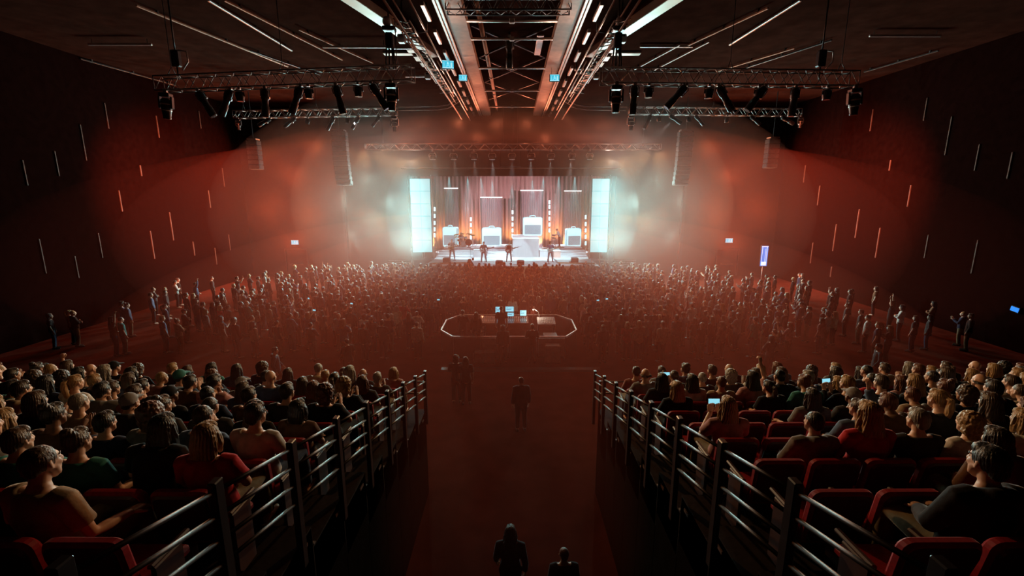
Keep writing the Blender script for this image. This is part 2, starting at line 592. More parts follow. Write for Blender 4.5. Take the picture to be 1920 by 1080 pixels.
# ================================================================== ROOF: beams, bridge, ducts, rails
for sx in (-1, 1):
    t = thing('roof_beam', 'long tan steel roof beam with twin pale rails running to the stage, %s of the two over the aisle' % SIDE[sx], 'beam', (sx * 2.15, 16, CEIL - .75))
    xi, xo = sx * 1.75, sx * 2.45
    b = MB(); b.bb((min(xi, xo), 14, CEIL - .75), (max(xi, xo), PY, CEIL - .70)); b.build('flange', M['beam'], t)
    b = MB(); b.bb((sx * 2.1 - .03, 14, CEIL - .70), (sx * 2.1 + .03, PY, CEIL)); b.build('web', M['beam'], t)
    b = MB(); b.bb((sx * 1.75 - .02, 14, CEIL - .70), (sx * 1.75 + .02, PY, CEIL - .45)); b.build('lip', M['beam'], t)
    for k in range(2):
        x = sx * (2.52 + .13 * k)
        b = MB(); b.bb((x - .045, 14, CEIL - .86), (x + .045, PY - .2, CEIL - .76), .015); b.build('rail', M['steel'], t)
    for k in range(9):
        y = 17 + k * 2.6
        b = MB(); b.bb((sx * 3.05 - .07, y, CEIL - .95), (sx * 3.05 + .07, y + 1.5, CEIL - .80), .02); b.build('bracket_plate', M['steel'], t)
# cross bars and X bracing between the beams
for i, y in enumerate((18.9, 20.9, 25.4, 30.6, 35.9)):
    t = thing('cross_tube', 'pale tube light bar spanning between the two tan roof beams, %s from the near end' % nth(i + 1), 'tube', (0, y, CEIL - .78), 'bars between the roof beams')
    b = MB(); b.tube([(-1.72, y, CEIL - .78), (1.72, y, CEIL - .78)], .055, 8); b.build('tube', M['steel'], t, True)
    b = MB(); b.bb((-.1, y - .09, CEIL - .86), (.1, y + .09, CEIL - .70), .02); b.build('clamp', M['white_plastic'], t)
for i, (y0, y1) in enumerate(((20.9, 25.4), (25.4, 30.6), (30.6, 35.9))):
    t = thing('cross_bracing', 'dark X bracing in the roof bay between tan beams, %s bay from the near end' % nth(i + 1), 'bracing', (0, (y0 + y1) / 2, CEIL - .2), 'X bracing in the roof')
    for s in (-1, 1):
        b = MB(); b.bar((-1.7 * s, y0, CEIL - .25), (1.7 * s, y1, CEIL - .25), .09, .09); b.build('brace', M['dark_steel'], t)
t = thing('ventilation_pipe', 'tan ventilation pipe running lengthwise inside the roof bay, left of centre', 'pipe', (-1.2, 26, CEIL - .5))
b = MB(); b.tube([(-1.28, 18, CEIL - .45), (-1.22, 28, CEIL - .45), (-1.2, 39.5, CEIL - .45)], .10, 10); b.build('pipe', M['beam'], t, True)
for y in (21.6, 24.0, 28.5, 33.0):
    b = MB(); b.tube([(-1.24, y - .1, CEIL - .45), (-1.24, y + .1, CEIL - .45)], .13, 10); b.build('collar', M['dark_steel'], t, True)
t = thing('roof_panel_light', 'pale upright panel glowing in the roof bay beside the right tan beam', 'panel', (1.25, 22.5, CEIL - .4))
b = MB(); b.bb((1.1, 21.6, CEIL - .45), (1.4, 24.4, CEIL - .38), .02); b.build('panel', M['steel'], t)


def truss(name, label, p0, p1, h, w, bays, m=None, r=0.03, rb=0.014, group=None):
    """box truss hung between two points (p0, p1 on the axis of its lower face)"""
    m = m or M['truss']
    p0 = Vector(p0); p1 = Vector(p1)
    t = thing(name, label, 'truss', (p0 + p1) / 2, group)
    d = (p1 - p0)
    sd = d.cross(Vector((0, 0, 1))).normalized() * (w / 2)
    up = Vector((0, 0, h))
    for s in (-1, 1):
        for u in (0, 1):
            b = MB(); b.tube([p0 + sd * s + up * u, p1 + sd * s + up * u], r, 8); b.build('chord', m, t, True)
    n = bays
    for i in range(n):
        a = p0 + d * (i / n); c = p0 + d * ((i + .5) / n); e = p0 + d * ((i + 1) / n)
        for s in (-1, 1):
            b = MB(); b.tube([a + sd * s, c + sd * s + up], rb, 6); b.tube([c + sd * s + up, e + sd * s], rb, 6)
            b.build('brace', m, t, True)
        b = MB(); b.tube([a + sd, c - sd], rb, 6); b.tube([a + sd + up, c - sd + up], rb, 6); b.tube([c - sd, e + sd], rb, 6); b.tube([c - sd + up, e + sd + up], rb, 6)
        b.build('cross_brace', m, t, True)['kind'] = 'stuff'
    for q in (.06, .5, .94):
        e = p0.lerp(p1, q) + up
        b = MB(); b.tube([e + sd, e + Vector((0, 0, .35)), Vector((e.x, e.y, CEIL + .02))], .014, 6); b.tube([e - sd, e + Vector((0, 0, .35))], .014, 6); b.build('hanging_wire', M['dark_steel'], t, True)['kind'] = 'stuff'
    for e in (p0, p1):
        b = MB()
        for s in (-1, 1):
            b.tube([e + sd * s, e + sd * s + up], rb * 1.3, 6)
        b.build('end_frame', m, t, True)['kind'] = 'stuff'
    return t


# near trusses left and right, the far pair, the one in front of the stage, the one overhead
NT = {}
NT[-1] = (at(775, 152, 18.3), at(300, 172, 18.9))
NT[1] = (at(1127, 157, 18.3), at(1600, 163, 18.6))
FT = {}
FT[-1] = (at(745, 216, 32.0), at(440, 222, 31.0))
FT[1] = (at(1178, 214, 32.0), at(1500, 218, 31.0))
for sx in (-1, 1):
    a, c = NT[sx]
    truss('lighting_truss', 'dark box truss of spotlights hung near the %s side of the tan roof beams' % SIDE[sx], a, c, .52, .50, 14)
    a, c = FT[sx]
    truss('lighting_truss', 'faint far truss in the haze behind the near %s lighting truss' % SIDE[sx], a, c, .45, .42, 16, r=.028, rb=.02)
a = at(686, 281, TRUSS_Y); c = at(1238, 281, TRUSS_Y)
truss('lighting_truss', 'long straight truss of moving lights above the stage opening', (a.x, TRUSS_Y, a.z), (c.x, TRUSS_Y, a.z), .45, .42, 26, r=.03, rb=.02)
FRONT_Z = a.z
a = at(845, 20, 17.6)
truss('lighting_truss', 'dark short truss crossing under the tan roof beams at the top of the view', (-2.3, 17.6, a.z - .05), (2.05, 17.6, a.z - .05), .5, .5, 8, m=M['dark_steel'])

# chain hoists that carry the near trusses
for sx, px in ((-1, 733), (1, 1156)):
    p = at(px, 130, 18.3)
    t = thing('chain_hoist', 'black chain hoist with hanging cables above the %s near truss' % SIDE[sx], 'hoist', p)
    b = MB(); b.bb((p.x - .14, p.y - .12, p.z + .7), (p.x + .14, p.y + .12, p.z + 1.25), .04); b.build('motor', M['black'], t)
    b = MB(); b.bb((p.x - .22, p.y - .18, p.z + 1.3), (p.x + .24, p.y + .18, p.z + 1.45), .03); b.build('bracket', M['dark_steel'], t)
    for k, dx in enumerate((-.12, -.03, .07, .12)):
        b = MB(); b.tube([(p.x + dx * 1.6, p.y, p.z), (p.x + dx, p.y, p.z + .75)], .03, 6); b.build('cable', M['cable'], t, True)
    b = MB(); b.tube([(p.x, p.y, p.z + 1.4), (p.x, p.y, CEIL)], .035, 6); b.build('chain', M['dark_steel'], t, True)
    b = MB(); b.ell((p.x + .05 * sx, p.y - .05, p.z + 1.62), (.17, .14, .17)); b.build('chain_bag', M['white_plastic'], t, True)
for i, (px, py) in enumerate(((330, 110), (1540, 110))):
    sx = (-1, 1)[i]
    p = at(px, py, 18.7)
    t = thing('chain_hoist', 'dim black chain hoist above the outer end of the %s near truss' % SIDE[sx], 'hoist', p)
    b = MB(); b.bb((p.x - .15, p.y - .12, p.z - .3), (p.x + .15, p.y + .12, p.z + .3), .04); b.build('motor', M['black'], t)
    b = MB(); b.tube([(p.x, p.y, p.z + .3), (p.x, p.y, CEIL)], .03, 6); b.tube([(p.x, p.y, p.z - .3), (p.x, p.y, p.z - .75)], .03, 6); b.build('chain', M['dark_steel'], t, True)
    b = MB(); b.tube([(p.x + .1, p.y, p.z + .3), (p.x + .42, p.y, p.z + .25), (p.x + .45, p.y, p.z - .1), (p.x + .2, p.y, p.z - .4)], .03, 6); b.build('cable', M['steel'], t, True)

# catwalk rails along the tan beams (a bundle of long tubes with rungs)
for sx in (-1, 1):
    t = thing('catwalk', 'hanging catwalk of long bright rails and rungs beside the %s tan beam' % SIDE[sx], 'catwalk', (sx * 3.9, 25, CEIL - 1.2))
    for k, (x, z, y0, y1, r) in enumerate(((3.35, -1.0, 15, 36, .035), (3.6, -1.25, 17.5, 30, .03), (3.95, -1.35, 15, 38, .045), (4.2, -1.15, 19, 27, .03), (3.95, -.9, 15, 34, .03), (3.35, -1.35, 22, 38.5, .03))):
        b = MB(); b.tube([(sx * x, y0, CEIL + z), (sx * x, y1, CEIL + z)], r, 8); b.build('rail', M['steel'], t, True)
    for k in range(22):
        y = 17.6 + k * .55
        b = MB(); b.tube([(sx * 3.6, y, CEIL - 1.25), (sx * (3.8 + .12 * math.sin(k * 2.1)), y + .2, CEIL - 1.2), (sx * 4.2, y + .1 * math.sin(k * 3.7), CEIL - 1.15)], .022, 6); b.build('rung', M['truss'], t, True)
    for y in (19.3, 25.0, 29.5, 34):
        b = MB(); b.tube([(sx * 3.3, y, CEIL - 1.0), (sx * 3.3, y, CEIL)], .03, 6); b.tube([(sx * 4.25, y, CEIL - 1.15), (sx * 4.25, y, CEIL)], .03, 6)
        b.tube([(sx * 3.3, y, CEIL - 1.0), (sx * 4.4, y, CEIL - 1.15)], .04, 6); b.build('hanger', M['dark_steel'], t, True)
    for y in (19.4, 25.1):
        b = MB(); b.bb((sx * 4.35 - .15, y, CEIL - 1.35), (sx * 4.35 + .15, y + .3, CEIL - 1.05), .04); b.build('box', M['white_plastic'], t)

# slanting pale ducts either side
for sx in (-1, 1):
    t = thing('ceiling_duct', 'pale slanting rectangular duct under the dark ceiling, %s of the catwalks' % SIDE[sx], 'duct', (sx * 4.6, 21.5, CEIL - .3))
    A = Vector((sx * 3.85, 24.6, CEIL - .35)); B = Vector((sx * 4.62, 21.9, CEIL - .35)); C = Vector((sx * 5.9, 17.2, CEIL - .35))
    b = MB(); b.bar(A, B, .42, .28, bev=.02); b.build('duct_run', M['panel_duct'], t)
    b = MB(); b.bar(B + Vector((0, -.15, 0)), C, .55, .34, bev=.02); b.build('duct_run', M['panel_duct'], t)
    b = MB(); b.box(B + Vector((0, 0, -.02)), (.42, .3, .42), None, .03); b.build('joint_collar', M['dark_steel'], t)
# dashed pale panels, light slots and long ceiling rails
for sx in (-1, 1):
    t = thing('ceiling_slot_panel', 'broken row of pale ceiling panels beyond the %s near truss' % SIDE[sx], 'panel', (sx * 4.9, 27, CEIL - .05))
    for k in range(9):
        y = 24.8 + k * 1.15
        x = 5.1 - .10 * k
        b = MB(); b.bb((sx * x - .22, y, CEIL - .09), (sx * x + .22, y + (.85 if k % 3 else .5), CEIL - .01), .02); b.build('panel', M['panel_duct'], t)
    b = MB(); b.bb((sx * 5.9 - .75, 25.3, CEIL - .1), (sx * 5.9 + .75, 25.75, CEIL - .01), .02); b.build('panel', M['panel_duct'], t)
    for k in range(2):
        b = MB(); b.lathe([(.28, -.08), (.30, -.03), (.30, -.005)], (sx * (3.9 + .75 * k), 28.6, CEIL), 14); b.build('downlight_ring', M['panel_duct'], t, True)
CL = [((605, 88), (728, 91), 23.6), ((735, 90), (778, 90), 23.6), ((1200, 81), (1300, 79), 24.2), ((165, 83), (285, 85), 23.4), ((1630, 67), (1765, 62), 22.4),
      ((760, 143), (828, 140), 29.0), ((1080, 137), (1124, 137), 29.0)]
for i, (a, c, d) in enumerate(CL):
    a = at(*a, d); c = at(*c, d)
    sd = 'left' if a.x < 0 else 'right'
    z = min(a.z, CEIL - .1)
    t = thing('batten', ['thin bright batten across the dark ceiling left of the left hoist', 'short bright batten just right of the left hoist', 'thin bright batten across the ceiling right of the right hoist',
                         'dim lone batten on the far left of the ceiling', 'dim lone batten on the far right of the ceiling', 'pale batten beside the inner end of the left near truss', 'pale batten beside the inner end of the right near truss'][i], 'batten', ((a.x + c.x) / 2, d, z))
    b = MB(); b.bb((a.x, d - .05, z - .05), (c.x, d + .05, z + .05), .015); b.build('profile', M['steel'], t)
    b = MB()
    for x in (a.x + .2, c.x - .2):
        b.tube([(x, d, z), (x, d, CEIL + .02)], .014, 5)
    b.build('wire', M['dark_steel'], t)
RL = [((390, 0), (547, 95)), ((420, 0), (642, 112)), ((560, 55), (700, 118)), ((255, 10), (540, 125)), ((1502, 0), (1368, 84)), ((1440, 15), (1290, 85)), ((1490, 90), (1340, 135)), ((1275, 84), (1190, 130)), ((1330, 78), (1225, 132)),
      ((470, 95), (600, 140)), ((1560, 75), (1390, 130)), ((1760, 95), (1620, 135)), ((150, 110), (330, 160))]
for i, (a, c) in enumerate(RL):
    # ceiling-mounted: found where each end meets the ceiling plane
    P = []
    for q in (a, c):
        z = CEIL - .12
        t0 = math.tan(math.atan((q[1] - 540) / FPX) + PITCH)
        d = (CAMZ - z) / t0
        P.append(at(q[0], q[1], d))
    sd = 'left' if a[0] < 960 else 'right'
    mine = sorted((q for q in RL if (q[0][0] < 960) == (a[0] < 960)), key=lambda q: abs(q[1][0] - 960))
    t = thing('ceiling_rail', 'thin metal rail slanting over the dark ceiling, %s out from the %s catwalk' % (nth(mine.index((a, c)) + 1), sd), 'rail', (P[0] + P[1]) / 2, 'slanting ceiling rails')
    b = MB(); b.bar(P[0], P[1], .10 if i in (0, 4) else .07, .08, bev=.015)
    b.build('profile', M['steel'] if i in (0, 4, 8, 7) else (M['beam'] if i < 9 else M['dark_steel']), t)
    b = MB()
    for q in (0.1, .5, .9):
        e = P[0].lerp(P[1], q)
        b.bb((e.x - .04, e.y - .04, e.z), (e.x + .04, e.y + .04, CEIL))
    b.build('clip', M['dark_steel'], t)['kind'] = 'stuff'

# ================================================================== EXIT SIGNS, SCREENS
def exit_sign(p, w, h, yaw, label, drop=0.0):
    t = thing('exit_sign', label, 'sign', p)
    t.rotation_euler = (0, 0, yaw)
    def ch(name, mb, m):
        o = bpy.data.objects.new(name, mb.mesh(name, m)); COL.objects.link(o); o.parent = t
    b = MB(); b.box((0, .03, 0), (w + .06, .06, h + .06), None, .01); ch('housing', b, M['dark_steel'])
    b = MB(); b.box((0, -.012, 0), (w, .02, h)); ch('face', b, M['exit'])
    b = MB()   # running figure and doorway, with bars of light top and bottom
    b.ell((-.02 * w, -.026, .27 * h), (.055 * w, .006, .085 * h), None, 8, 5)
    for a, c in (((-.02, .18), (.0, -.08)), ((.0, -.08), (.13, -.18)), ((.13, -.18), (.11, -.34)), ((.0, -.08), (-.10, -.22)), ((-.10, -.22), (-.2, -.24)), ((-.02, .14), (.12, .04)), ((-.02, .14), (-.13, .0))):
        b.bar((a[0] * w, -.026, a[1] * h), (c[0] * w, -.026, c[1] * h), .012, .05 * w, up=(0, 1, 0))
    b.box((.3 * w, -.026, -.04 * h), (.14 * w, .01, .62 * h))
    b.box((-.36 * w, -.026, -.04 * h), (.04 * w, .01, .6 * h))
    ch('pictogram', b, M['exit_white'])
    b = MB(); b.box((0, -.026, -.44 * h), (w, .012, .1 * h)); b.box((0, -.026, .46 * h), (w, .012, .07 * h)); ch('light_edge', b, M['exit_white'])
    if drop:
        b = MB()
        for s in (-1, 1):
            b.tube([(s * w * .35, .03, h / 2), (s * w * .35, .03, h / 2 + drop)], .012, 5)
        ch('hanger', b, M['dark_steel'])
    return t


exit_sign(at(840, 121, 23.6), .54, .34, R(12), 'larger glowing cyan exit sign hung beside the left tan roof beam', .7)
exit_sign(at(868, 146, 25.6), .42, .28, R(4), 'smaller cyan exit sign hung just beyond the larger one by the left beam', .7)
exit_sign(at(1040, 146, 25.4), .48, .31, R(-3), 'glowing cyan exit sign hung beside the right tan roof beam', .7)
for px, py, sd in ((553, 454.5, 'left'), (1367, 451, 'right')):
    p = at(px, py, PY - .12)
    exit_sign(p, .62, .36, 0, 'small cyan exit sign over the door in the hazy front wall, %s of the stage' % sd)
    # the dark door leaf under it
    b = MB(); b.bb((p.x - .9, PY - .06, 0), (p.x + .9, PY, 2.3), .02)
    d = struct('door_1' if sd == 'left' else 'door_2', b, M['matte_black'])
    b = MB(); b.bb((p.x - .9, PY - .10, 2.3), (p.x + .9, PY, 2.42)); b.bb((p.x - 1.0, PY - .10, 0), (p.x - .9, PY, 2.42)); b.bb((p.x + .9, PY - .10, 0), (p.x + 1.0, PY, 2.42)); b.build('door_frame', M['dark_steel'], d)
    b = MB(); b.tube([(p.x - .55, PY - .12, 1.05), (p.x + .55, PY - .12, 1.05)], .025, 6); b.build('push_bar', M['steel'], d, True)
# tall blue screen on a stand by the right wall
p = at(1433, 480, 36.6)
t = thing('information_screen', 'tall narrow glowing blue screen on a thin post by the right wall', 'screen', (p.x, p.y, 0))
b = MB(); b.box((p.x, p.y + .05, p.z), (.62, .08, 1.72), None, .02); b.build('housing', M['black'], t)
b = MB(); b.box((p.x, p.y, p.z), (.54, .02, 1.62)); f = b.build('face', M['blue'], t)
b = MB(); b.box((p.x + .17, p.y - .016, p.z + .1), (.03, .012, 1.3)); b.box((p.x - .2, p.y - .016, p.z), (.03, .012, 1.5)); b.box((p.x + .06, p.y - .016, p.z + .05), (.02, .012, 1.1)); b.box((p.x, p.y - .016, p.z + .76), (.5, .012, .05)); b.box((p.x, p.y - .016, p.z - .62), (.4, .012, .3))
o = MB.build(b, 'screen_lines', M['exit_white'], f)
b = MB(); b.tube([(p.x - .02, p.y + .05, 0.02), (p.x - .02, p.y + .05, p.z - .8)], .035, 8); b.build('post', M['steel'], t, True)
b = MB(); b.lathe([(.28, 0), (.28, .02), (.06, .05)], (p.x - .02, p.y + .05, 0), 14); b.build('base', M['dark_steel'], t)
p = at_wall(1907, 580, HW)
t = thing('wall_display', 'small blue lit display on the dark right wall at the frame edge', 'display', p)
b = MB(); b.box((p.x - .05, p.y, p.z), (.1, .40, .28), (R(8), 0, 0), .02); b.build('housing', M['black'], t)
b = MB(); b.box((p.x - .11, p.y, p.z), (.02, .34, .2), (R(8), 0, 0)); b.build('face', M['blue'], t)

# ================================================================== FIXTURES
def local(t, name, mb, m, smooth=False, par=None):
    o = bpy.data.objects.new(name, mb.mesh(name, m, smooth)); COL.objects.link(o); o.parent = par or t
    return o


def make_profile():
    """long tubular profile spotlight, hanging point at the origin, barrel pointing down -Z"""
    t = thing('profile_spotlight', '', 'spotlight')
    b = MB(); b.bb((-.06, -.05, -.02), (.06, .05, .10), .015); local(t, 'clamp', b, M['steel'])
    b = MB()
    b.tube([(-.17, 0, -.30), (-.17, 0, -.06), (-.12, 0, -.02), (.12, 0, -.02), (.17, 0, -.06), (.17, 0, -.30)], (.016), 6); local(t, 'yoke', b, M['black'])
    b = MB(); b.lathe([(.05, .02), (.11, -.0), (.14, -.06), (.14, -.34), (.115, -.38), (.115, -.60), (.135, -.62), (.135, -.98), (.12, -1.0)], (0, 0, -.05), 16); body = local(t, 'barrel', b, M['black'], True)
    b = MB(); b.lathe([(.11, -1.0), (.11, -.985)], (0, 0, -.055), 14); local(t, 'lens', b, M['lens'])
    b = MB()
    for k in range(5):
        b.lathe([(.146, -.10 - .05 * k), (.146, -.12 - .05 * k)], (0, 0, -.05), 16)
    local(t, 'cooling_fin', b, M['dark_steel'])
    b = MB(); b.box((.15, 0, -.35), (.06, .09, .09), None, .015); local(t, 'knob', b, M['steel'])
    return Proto(t)


def make_moving(lit=False):
    t = thing('moving_head_light', '', 'spotlight')
    b = MB(); b.bb((-.07, -.06, -.02), (.07, .06, .12), .015); local(t, 'clamp', b, M['steel'])
    b = MB(); b.box((0, 0, -.10), (.40, .32, .16), None, .04); local(t, 'base', b, M['black'])
    for s in (-1, 1):
        b = MB(); b.box((s * .235, 0, -.38), (.07, .18, .46), None, .03); local(t, 'yoke_arm', b, M['black'])
    b = MB(); b.lathe([(.10, -.22), (.17, -.26), (.19, -.40), (.19, -.56), (.16, -.70), (.13, -.92), (.14, -.96), (.13, -.98)], (0, 0, 0), 18); local(t, 'head', b, M['black'], True)
    b = MB(); b.lathe([(.115, -.99), (.115, -.97)], (0, 0, 0), 16); local(t, 'lens', b, M['lens_lit'] if lit else M['lens'])
    b = MB(); b.lathe([(.198, -.42), (.205, -.43), (.205, -.46), (.198, -.47)], (0, 0, 0), 18); b.lathe([(.175, -.66), (.18, -.67), (.175, -.69)], (0, 0, 0), 18); local(t, 'ring', b, M['steel'])
    return Proto(t)


def make_wash():
    """short round moving wash light, front of the stage"""
    t = thing('wash_light', '', 'spotlight')
    b = MB(); b.bb((-.06, -.06, -.02), (.06, .06, .14), .015); local(t, 'clamp', b, M['steel'])
    b = MB(); b.box((0, 0, -.08), (.34, .28, .12), None, .03); local(t, 'base', b, M['black'])
    b = MB(); b.tube([(-.25, 0, -.42), (-.25, 0, -.26), (-.18, 0, -.15), (.18, 0, -.15), (.25, 0, -.26), (.25, 0, -.42)], .028, 8); local(t, 'yoke', b, M['steel'], True)
    b = MB(); b.lathe([(.10, .17), (.19, .12), (.215, 0), (.20, -.12), (.16, -.16)], (0, 0, -.42), 18); local(t, 'head', b, M['black'], True)
    b = MB(); b.lathe([(.205, -.12), (.215, -.14), (.20, -.17)], (0, 0, -.42), 18); local(t, 'ring', b, M['steel'], True)
    b = MB(); b.lathe([(.15, -.165), (.15, -.15)], (0, 0, -.42), 16); local(t, 'lens', b, M['lens_lit'])
    return Proto(t)


def make_small():
    t = thing('compact_light', '', 'spotlight')
    b = MB(); b.bb((-.05, -.05, -.02), (.05, .05, .09), .012); local(t, 'clamp', b, M['steel'])
    b = MB(); b.tube([(-.17, 0, -.26), (-.17, 0, -.05), (.17, 0, -.05), (.17, 0, -.26)], .02, 6); local(t, 'yoke', b, M['black'])
    b = MB(); b.lathe([(.08, -.08), (.15, -.11), (.155, -.30), (.13, -.40), (.14, -.44)], (0, 0, 0), 16); local(t, 'head', b, M['black'], True)
    b = MB(); b.lathe([(.125, -.445), (.125, -.43)], (0, 0, 0), 14); local(t, 'lens', b, M['lens'])
    return Proto(t)


PRF, MOV, SML, WSH = make_profile(), make_moving(), make_small(), make_wash()


def hang(proto, px, tr, tilt, label, scale=1.0, group=None, yaw=0.0):
    """clamp under a truss (tr = its two end points) where photo column px crosses it"""
    a, c = tr
    best = None
    for k in range(201):
        q = a.lerp(c, k / 200)
        zc = q.y * math.cos(PITCH) + (CAMZ - q.z) * math.sin(PITCH)
        e = abs(960 + q.x / zc * FPX - px)
        if best is None or e < best[0]:
            best = (e, q)
    q = best[1]
    w = .25 if tr in NT.values() else .21
    r = proto.place(q + Vector((0, -w, -.085 * scale)), (0, 0, yaw), label, group, scale)
    for ch in r.children:
        if not ch.name.startswith('clamp'):
            ch.rotation_euler = (0, R(tilt), 0)
    return r


NEAR_L = [(318, MOV, 4), (378, PRF, -28), (440, PRF, 26), (455, SML, 0), (503, PRF, 4), (568, PRF, 24), (583, SML, 0), (634, PRF, -12), (675, SML, 0), (698, PRF, -32), (735, MOV, 0)]
NEAR_R = [(1154, MOV, 0), (1186, PRF, 2), (1213, SML, 0), (1282, PRF, 42), (1325, SML, 0), (1342, PRF, -34), (1418, SML, 0), (1430, PRF, 36), (1486, PRF, 3), (1545, SML, 0), (1595, MOV, -4)]
KINDW = {id(PRF): 'long tubular black spotlight', id(SML): 'short stubby black spotlight', id(MOV): 'bulky black moving head light'}
for sx, lst in ((-1, NEAR_L), (1, NEAR_R)):
    order = lst[::-1] if sx < 0 else lst
    for i, (px, pr, tl) in enumerate(order):
        hang(pr, px, NT[sx], tl, '%s, %s from inner end of the near %s truss' % (KINDW[id(pr)], nth(i + 1), SIDE[sx]), group='spotlights on the near trusses')
FAR_L = [(450, MOV, 0, .7), (510, PRF, 62, .9), (556, PRF, 55, .9), (580, SML, 10, .9), (628, PRF, 32, .9), (652, SML, 0, .9), (675, PRF, 34, .9), (714, PRF, 40, .8), (740, MOV, 0, 1.0)]
FAR_R = [(1183, MOV, 0, 1.0), (1218, PRF, 24, .9), (1234, SML, 0, .9), (1254, PRF, -58, .9), (1290, SML, 0, .9), (1302, PRF, -45, .8), (1360, SML, 0, .9), (1405, PRF, -52, .8), (1462, PRF, -62, .9), (1498, MOV, 0, .7)]
for sx, lst in ((-1, FAR_L), (1, FAR_R)):
    order = lst[::-1] if sx < 0 else lst
    for i, (px, pr, tl, sc) in enumerate(order):
        hang(pr, px, FT[sx], tl, '%s, %s from inner end of the far %s truss' % (KINDW[id(pr)], nth(i + 1), SIDE[sx]), sc, 'spotlights on the far trusses')
for i, x in enumerate(HEADS_X):
    WSH.place((x, TRUSS_Y - .21, FRONT_Z - .12), (0, 0, 0), 'round moving wash light, %s from left under the truss over the stage' % nth(i + 1), 'wash lights above the stage', 1.15)
# the spot that hangs on a pole in the middle of the roof bay
p = at(955, 95, 22.5)
t = PRF.place(p + Vector((0, 0, .55)), (R(8), 0, 0), 'long black spotlight hanging on a pole in the roof bay between the tan beams', None, 1.2)
for ch in t.children:
    ch.rotation_euler = (0, 0, 0)
b = MB(); b.tube([(0, 0, .05), (0, 0, 1.6)], .035, 8); local(t, 'pole', b, M['dark_steel'])
# cable swags from the far trusses to the middle of the roof
for sx in (-1, 1):
    pts = [at(960 + sx * 215, 207, 32), at(960 + sx * 140, 206, 32.5), at(960 + sx * 120, 203, 33), at(960 + sx * 85, 182, 34), at(960 + sx * 72, 176, 35)]
    t = thing('cable_run', 'pale double cable swag from the far %s truss up to the roof beams' % SIDE[sx], 'cable', pts[2])
    for dz in (0, .22):
        b = MB(); b.tube([q + Vector((0, 0, dz)) for q in pts], .03, 6); b.build('cable', M['truss'], t, True)

# ================================================================== LOUDSPEAKERS
def make_array(n, sx, px, d, ztop, label, wd=1.1, hh=.36, bend=1.0):
    x0 = at(px, 300, d).x
    t = thing('line_array', label, 'loudspeaker', (x0, d, ztop))
    z = ztop; y = d; a = 0.0
    b = MB(); b.bb((x0 - wd * .4, d - .3, ztop + .02), (x0 + wd * .4, d + .3, ztop + .14), .02); b.tube([(x0, d, ztop + .1), (x0, d, CEIL)], .03, 6); b.build('flying_frame', M['dark_steel'], t)
    for k in range(n):
        a += R((.25 + .24 * k) * bend)
        ca, sa = math.cos(a), math.sin(a)
        c = Vector((x0, y + sa * hh / 2, z - ca * hh / 2))
        b = MB(); b.box(c, (wd, .6, hh * .95), (-a, 0, 0), .03); cab = b.build('cabinet', M['matte_black'], t)
        b = MB(); b.box(c + Vector((0, -.31 * ca, -.31 * sa)), (wd * .94, .02, hh * .8), (-a, 0, 0)); b.build('grille', M['dark_steel'], cab)
        z -= ca * hh; y += sa * hh
    return t


make_array(11, -1, 640, 36.3, 11.75, 'tall curved line array loudspeaker hanging in bright haze left of the stage')
make_array(11, 1, 1282, 36.3, 11.75, 'tall curved line array loudspeaker hanging in bright haze right of the stage')
make_array(6, -1, 479, 34.5, 10.9, 'short pale line array hanging near the left wall, beyond the far left truss', .8, .34, .4)
make_array(6, 1, 1445, 34.5, 11.0, 'short pale line array hanging near the right wall, beyond the far right truss', .8, .34, .4)
p = at(957, 296, PY - .5)
t = thing('centre_loudspeaker', 'dark square loudspeaker cluster on the black wall above the middle of the stage', 'loudspeaker', (p.x, p.y, p.z))
b = MB(); b.box((p.x, p.y, p.z), (1.75, .6, 1.5), None, .04); b.build('cabinet', M['matte_black'], t)
b = MB(); b.box((p.x, p.y - .31, p.z), (1.6, .02, 1.35)); b.build('grille', M['black'], t)
b = MB(); b.tube([(p.x - .6, p.y, p.z + .7), (p.x - .6, p.y, CEIL - .01)], .02, 6); b.tube([(p.x + .6, p.y, p.z + .7), (p.x + .6, p.y, CEIL - .01)], .02, 6); b.build('wire', M['dark_steel'], t)

# ================================================================== STAGE
b = MB(); b.bb((-11, 40.0, 0), (11, 49.1, ZST)); b.bb((-7.05, 36.6, 0), (7.05, 40.0, ZST)); st = struct('floor_stage', b, M['deck'])
b = MB(); b.bb((-7.05, 36.5, 0.0), (7.05, 36.62, ZST - .04)); b.build('fascia', M['fascia'], st)
b = MB(); b.lathe([(2.3, 0), (2.3, .012), (2.25, .016)], (-.45, 39.5, ZST), 48); o = b.build('floor_disc', M['deck_white'], st)
# wing platforms
for sx in (-1, 1):
    t = thing('wing_platform', 'low white angled platform at the %s front corner of the stage' % SIDE[sx], 'platform', (sx * 5.3, 38.6, ZST))
    b = MB(); b.prism([(sx * 6.85, 37.5), (sx * 3.9, 37.9), (sx * 3.7, 40.6), (sx * 6.85, 40.9)], ZST, ZST + .12); b.build('deck', M['deck_white'], t)
    b = MB(); b.prism([(sx * 6.87, 37.44), (sx * 3.84, 37.84), (sx * 3.84, 37.9), (sx * 6.87, 37.5)], ZST, ZST + .10); b.build('edge', M['fascia'], t)


def steps(x0, x1, y0, n, z1, label, depth=.55):
    t = thing('step_unit', label, 'steps', ((x0 + x1) / 2, y0, ZST))
    dz = (z1 - ZST) / (n + 1)
    for k in range(n):
        b = MB(); b.bb((x0, y0 + depth * k, ZST), (x1, y0 + depth * (k + 1), ZST + dz * (k + 1)), .015); b.build('step', M['deck'], t)
    return t


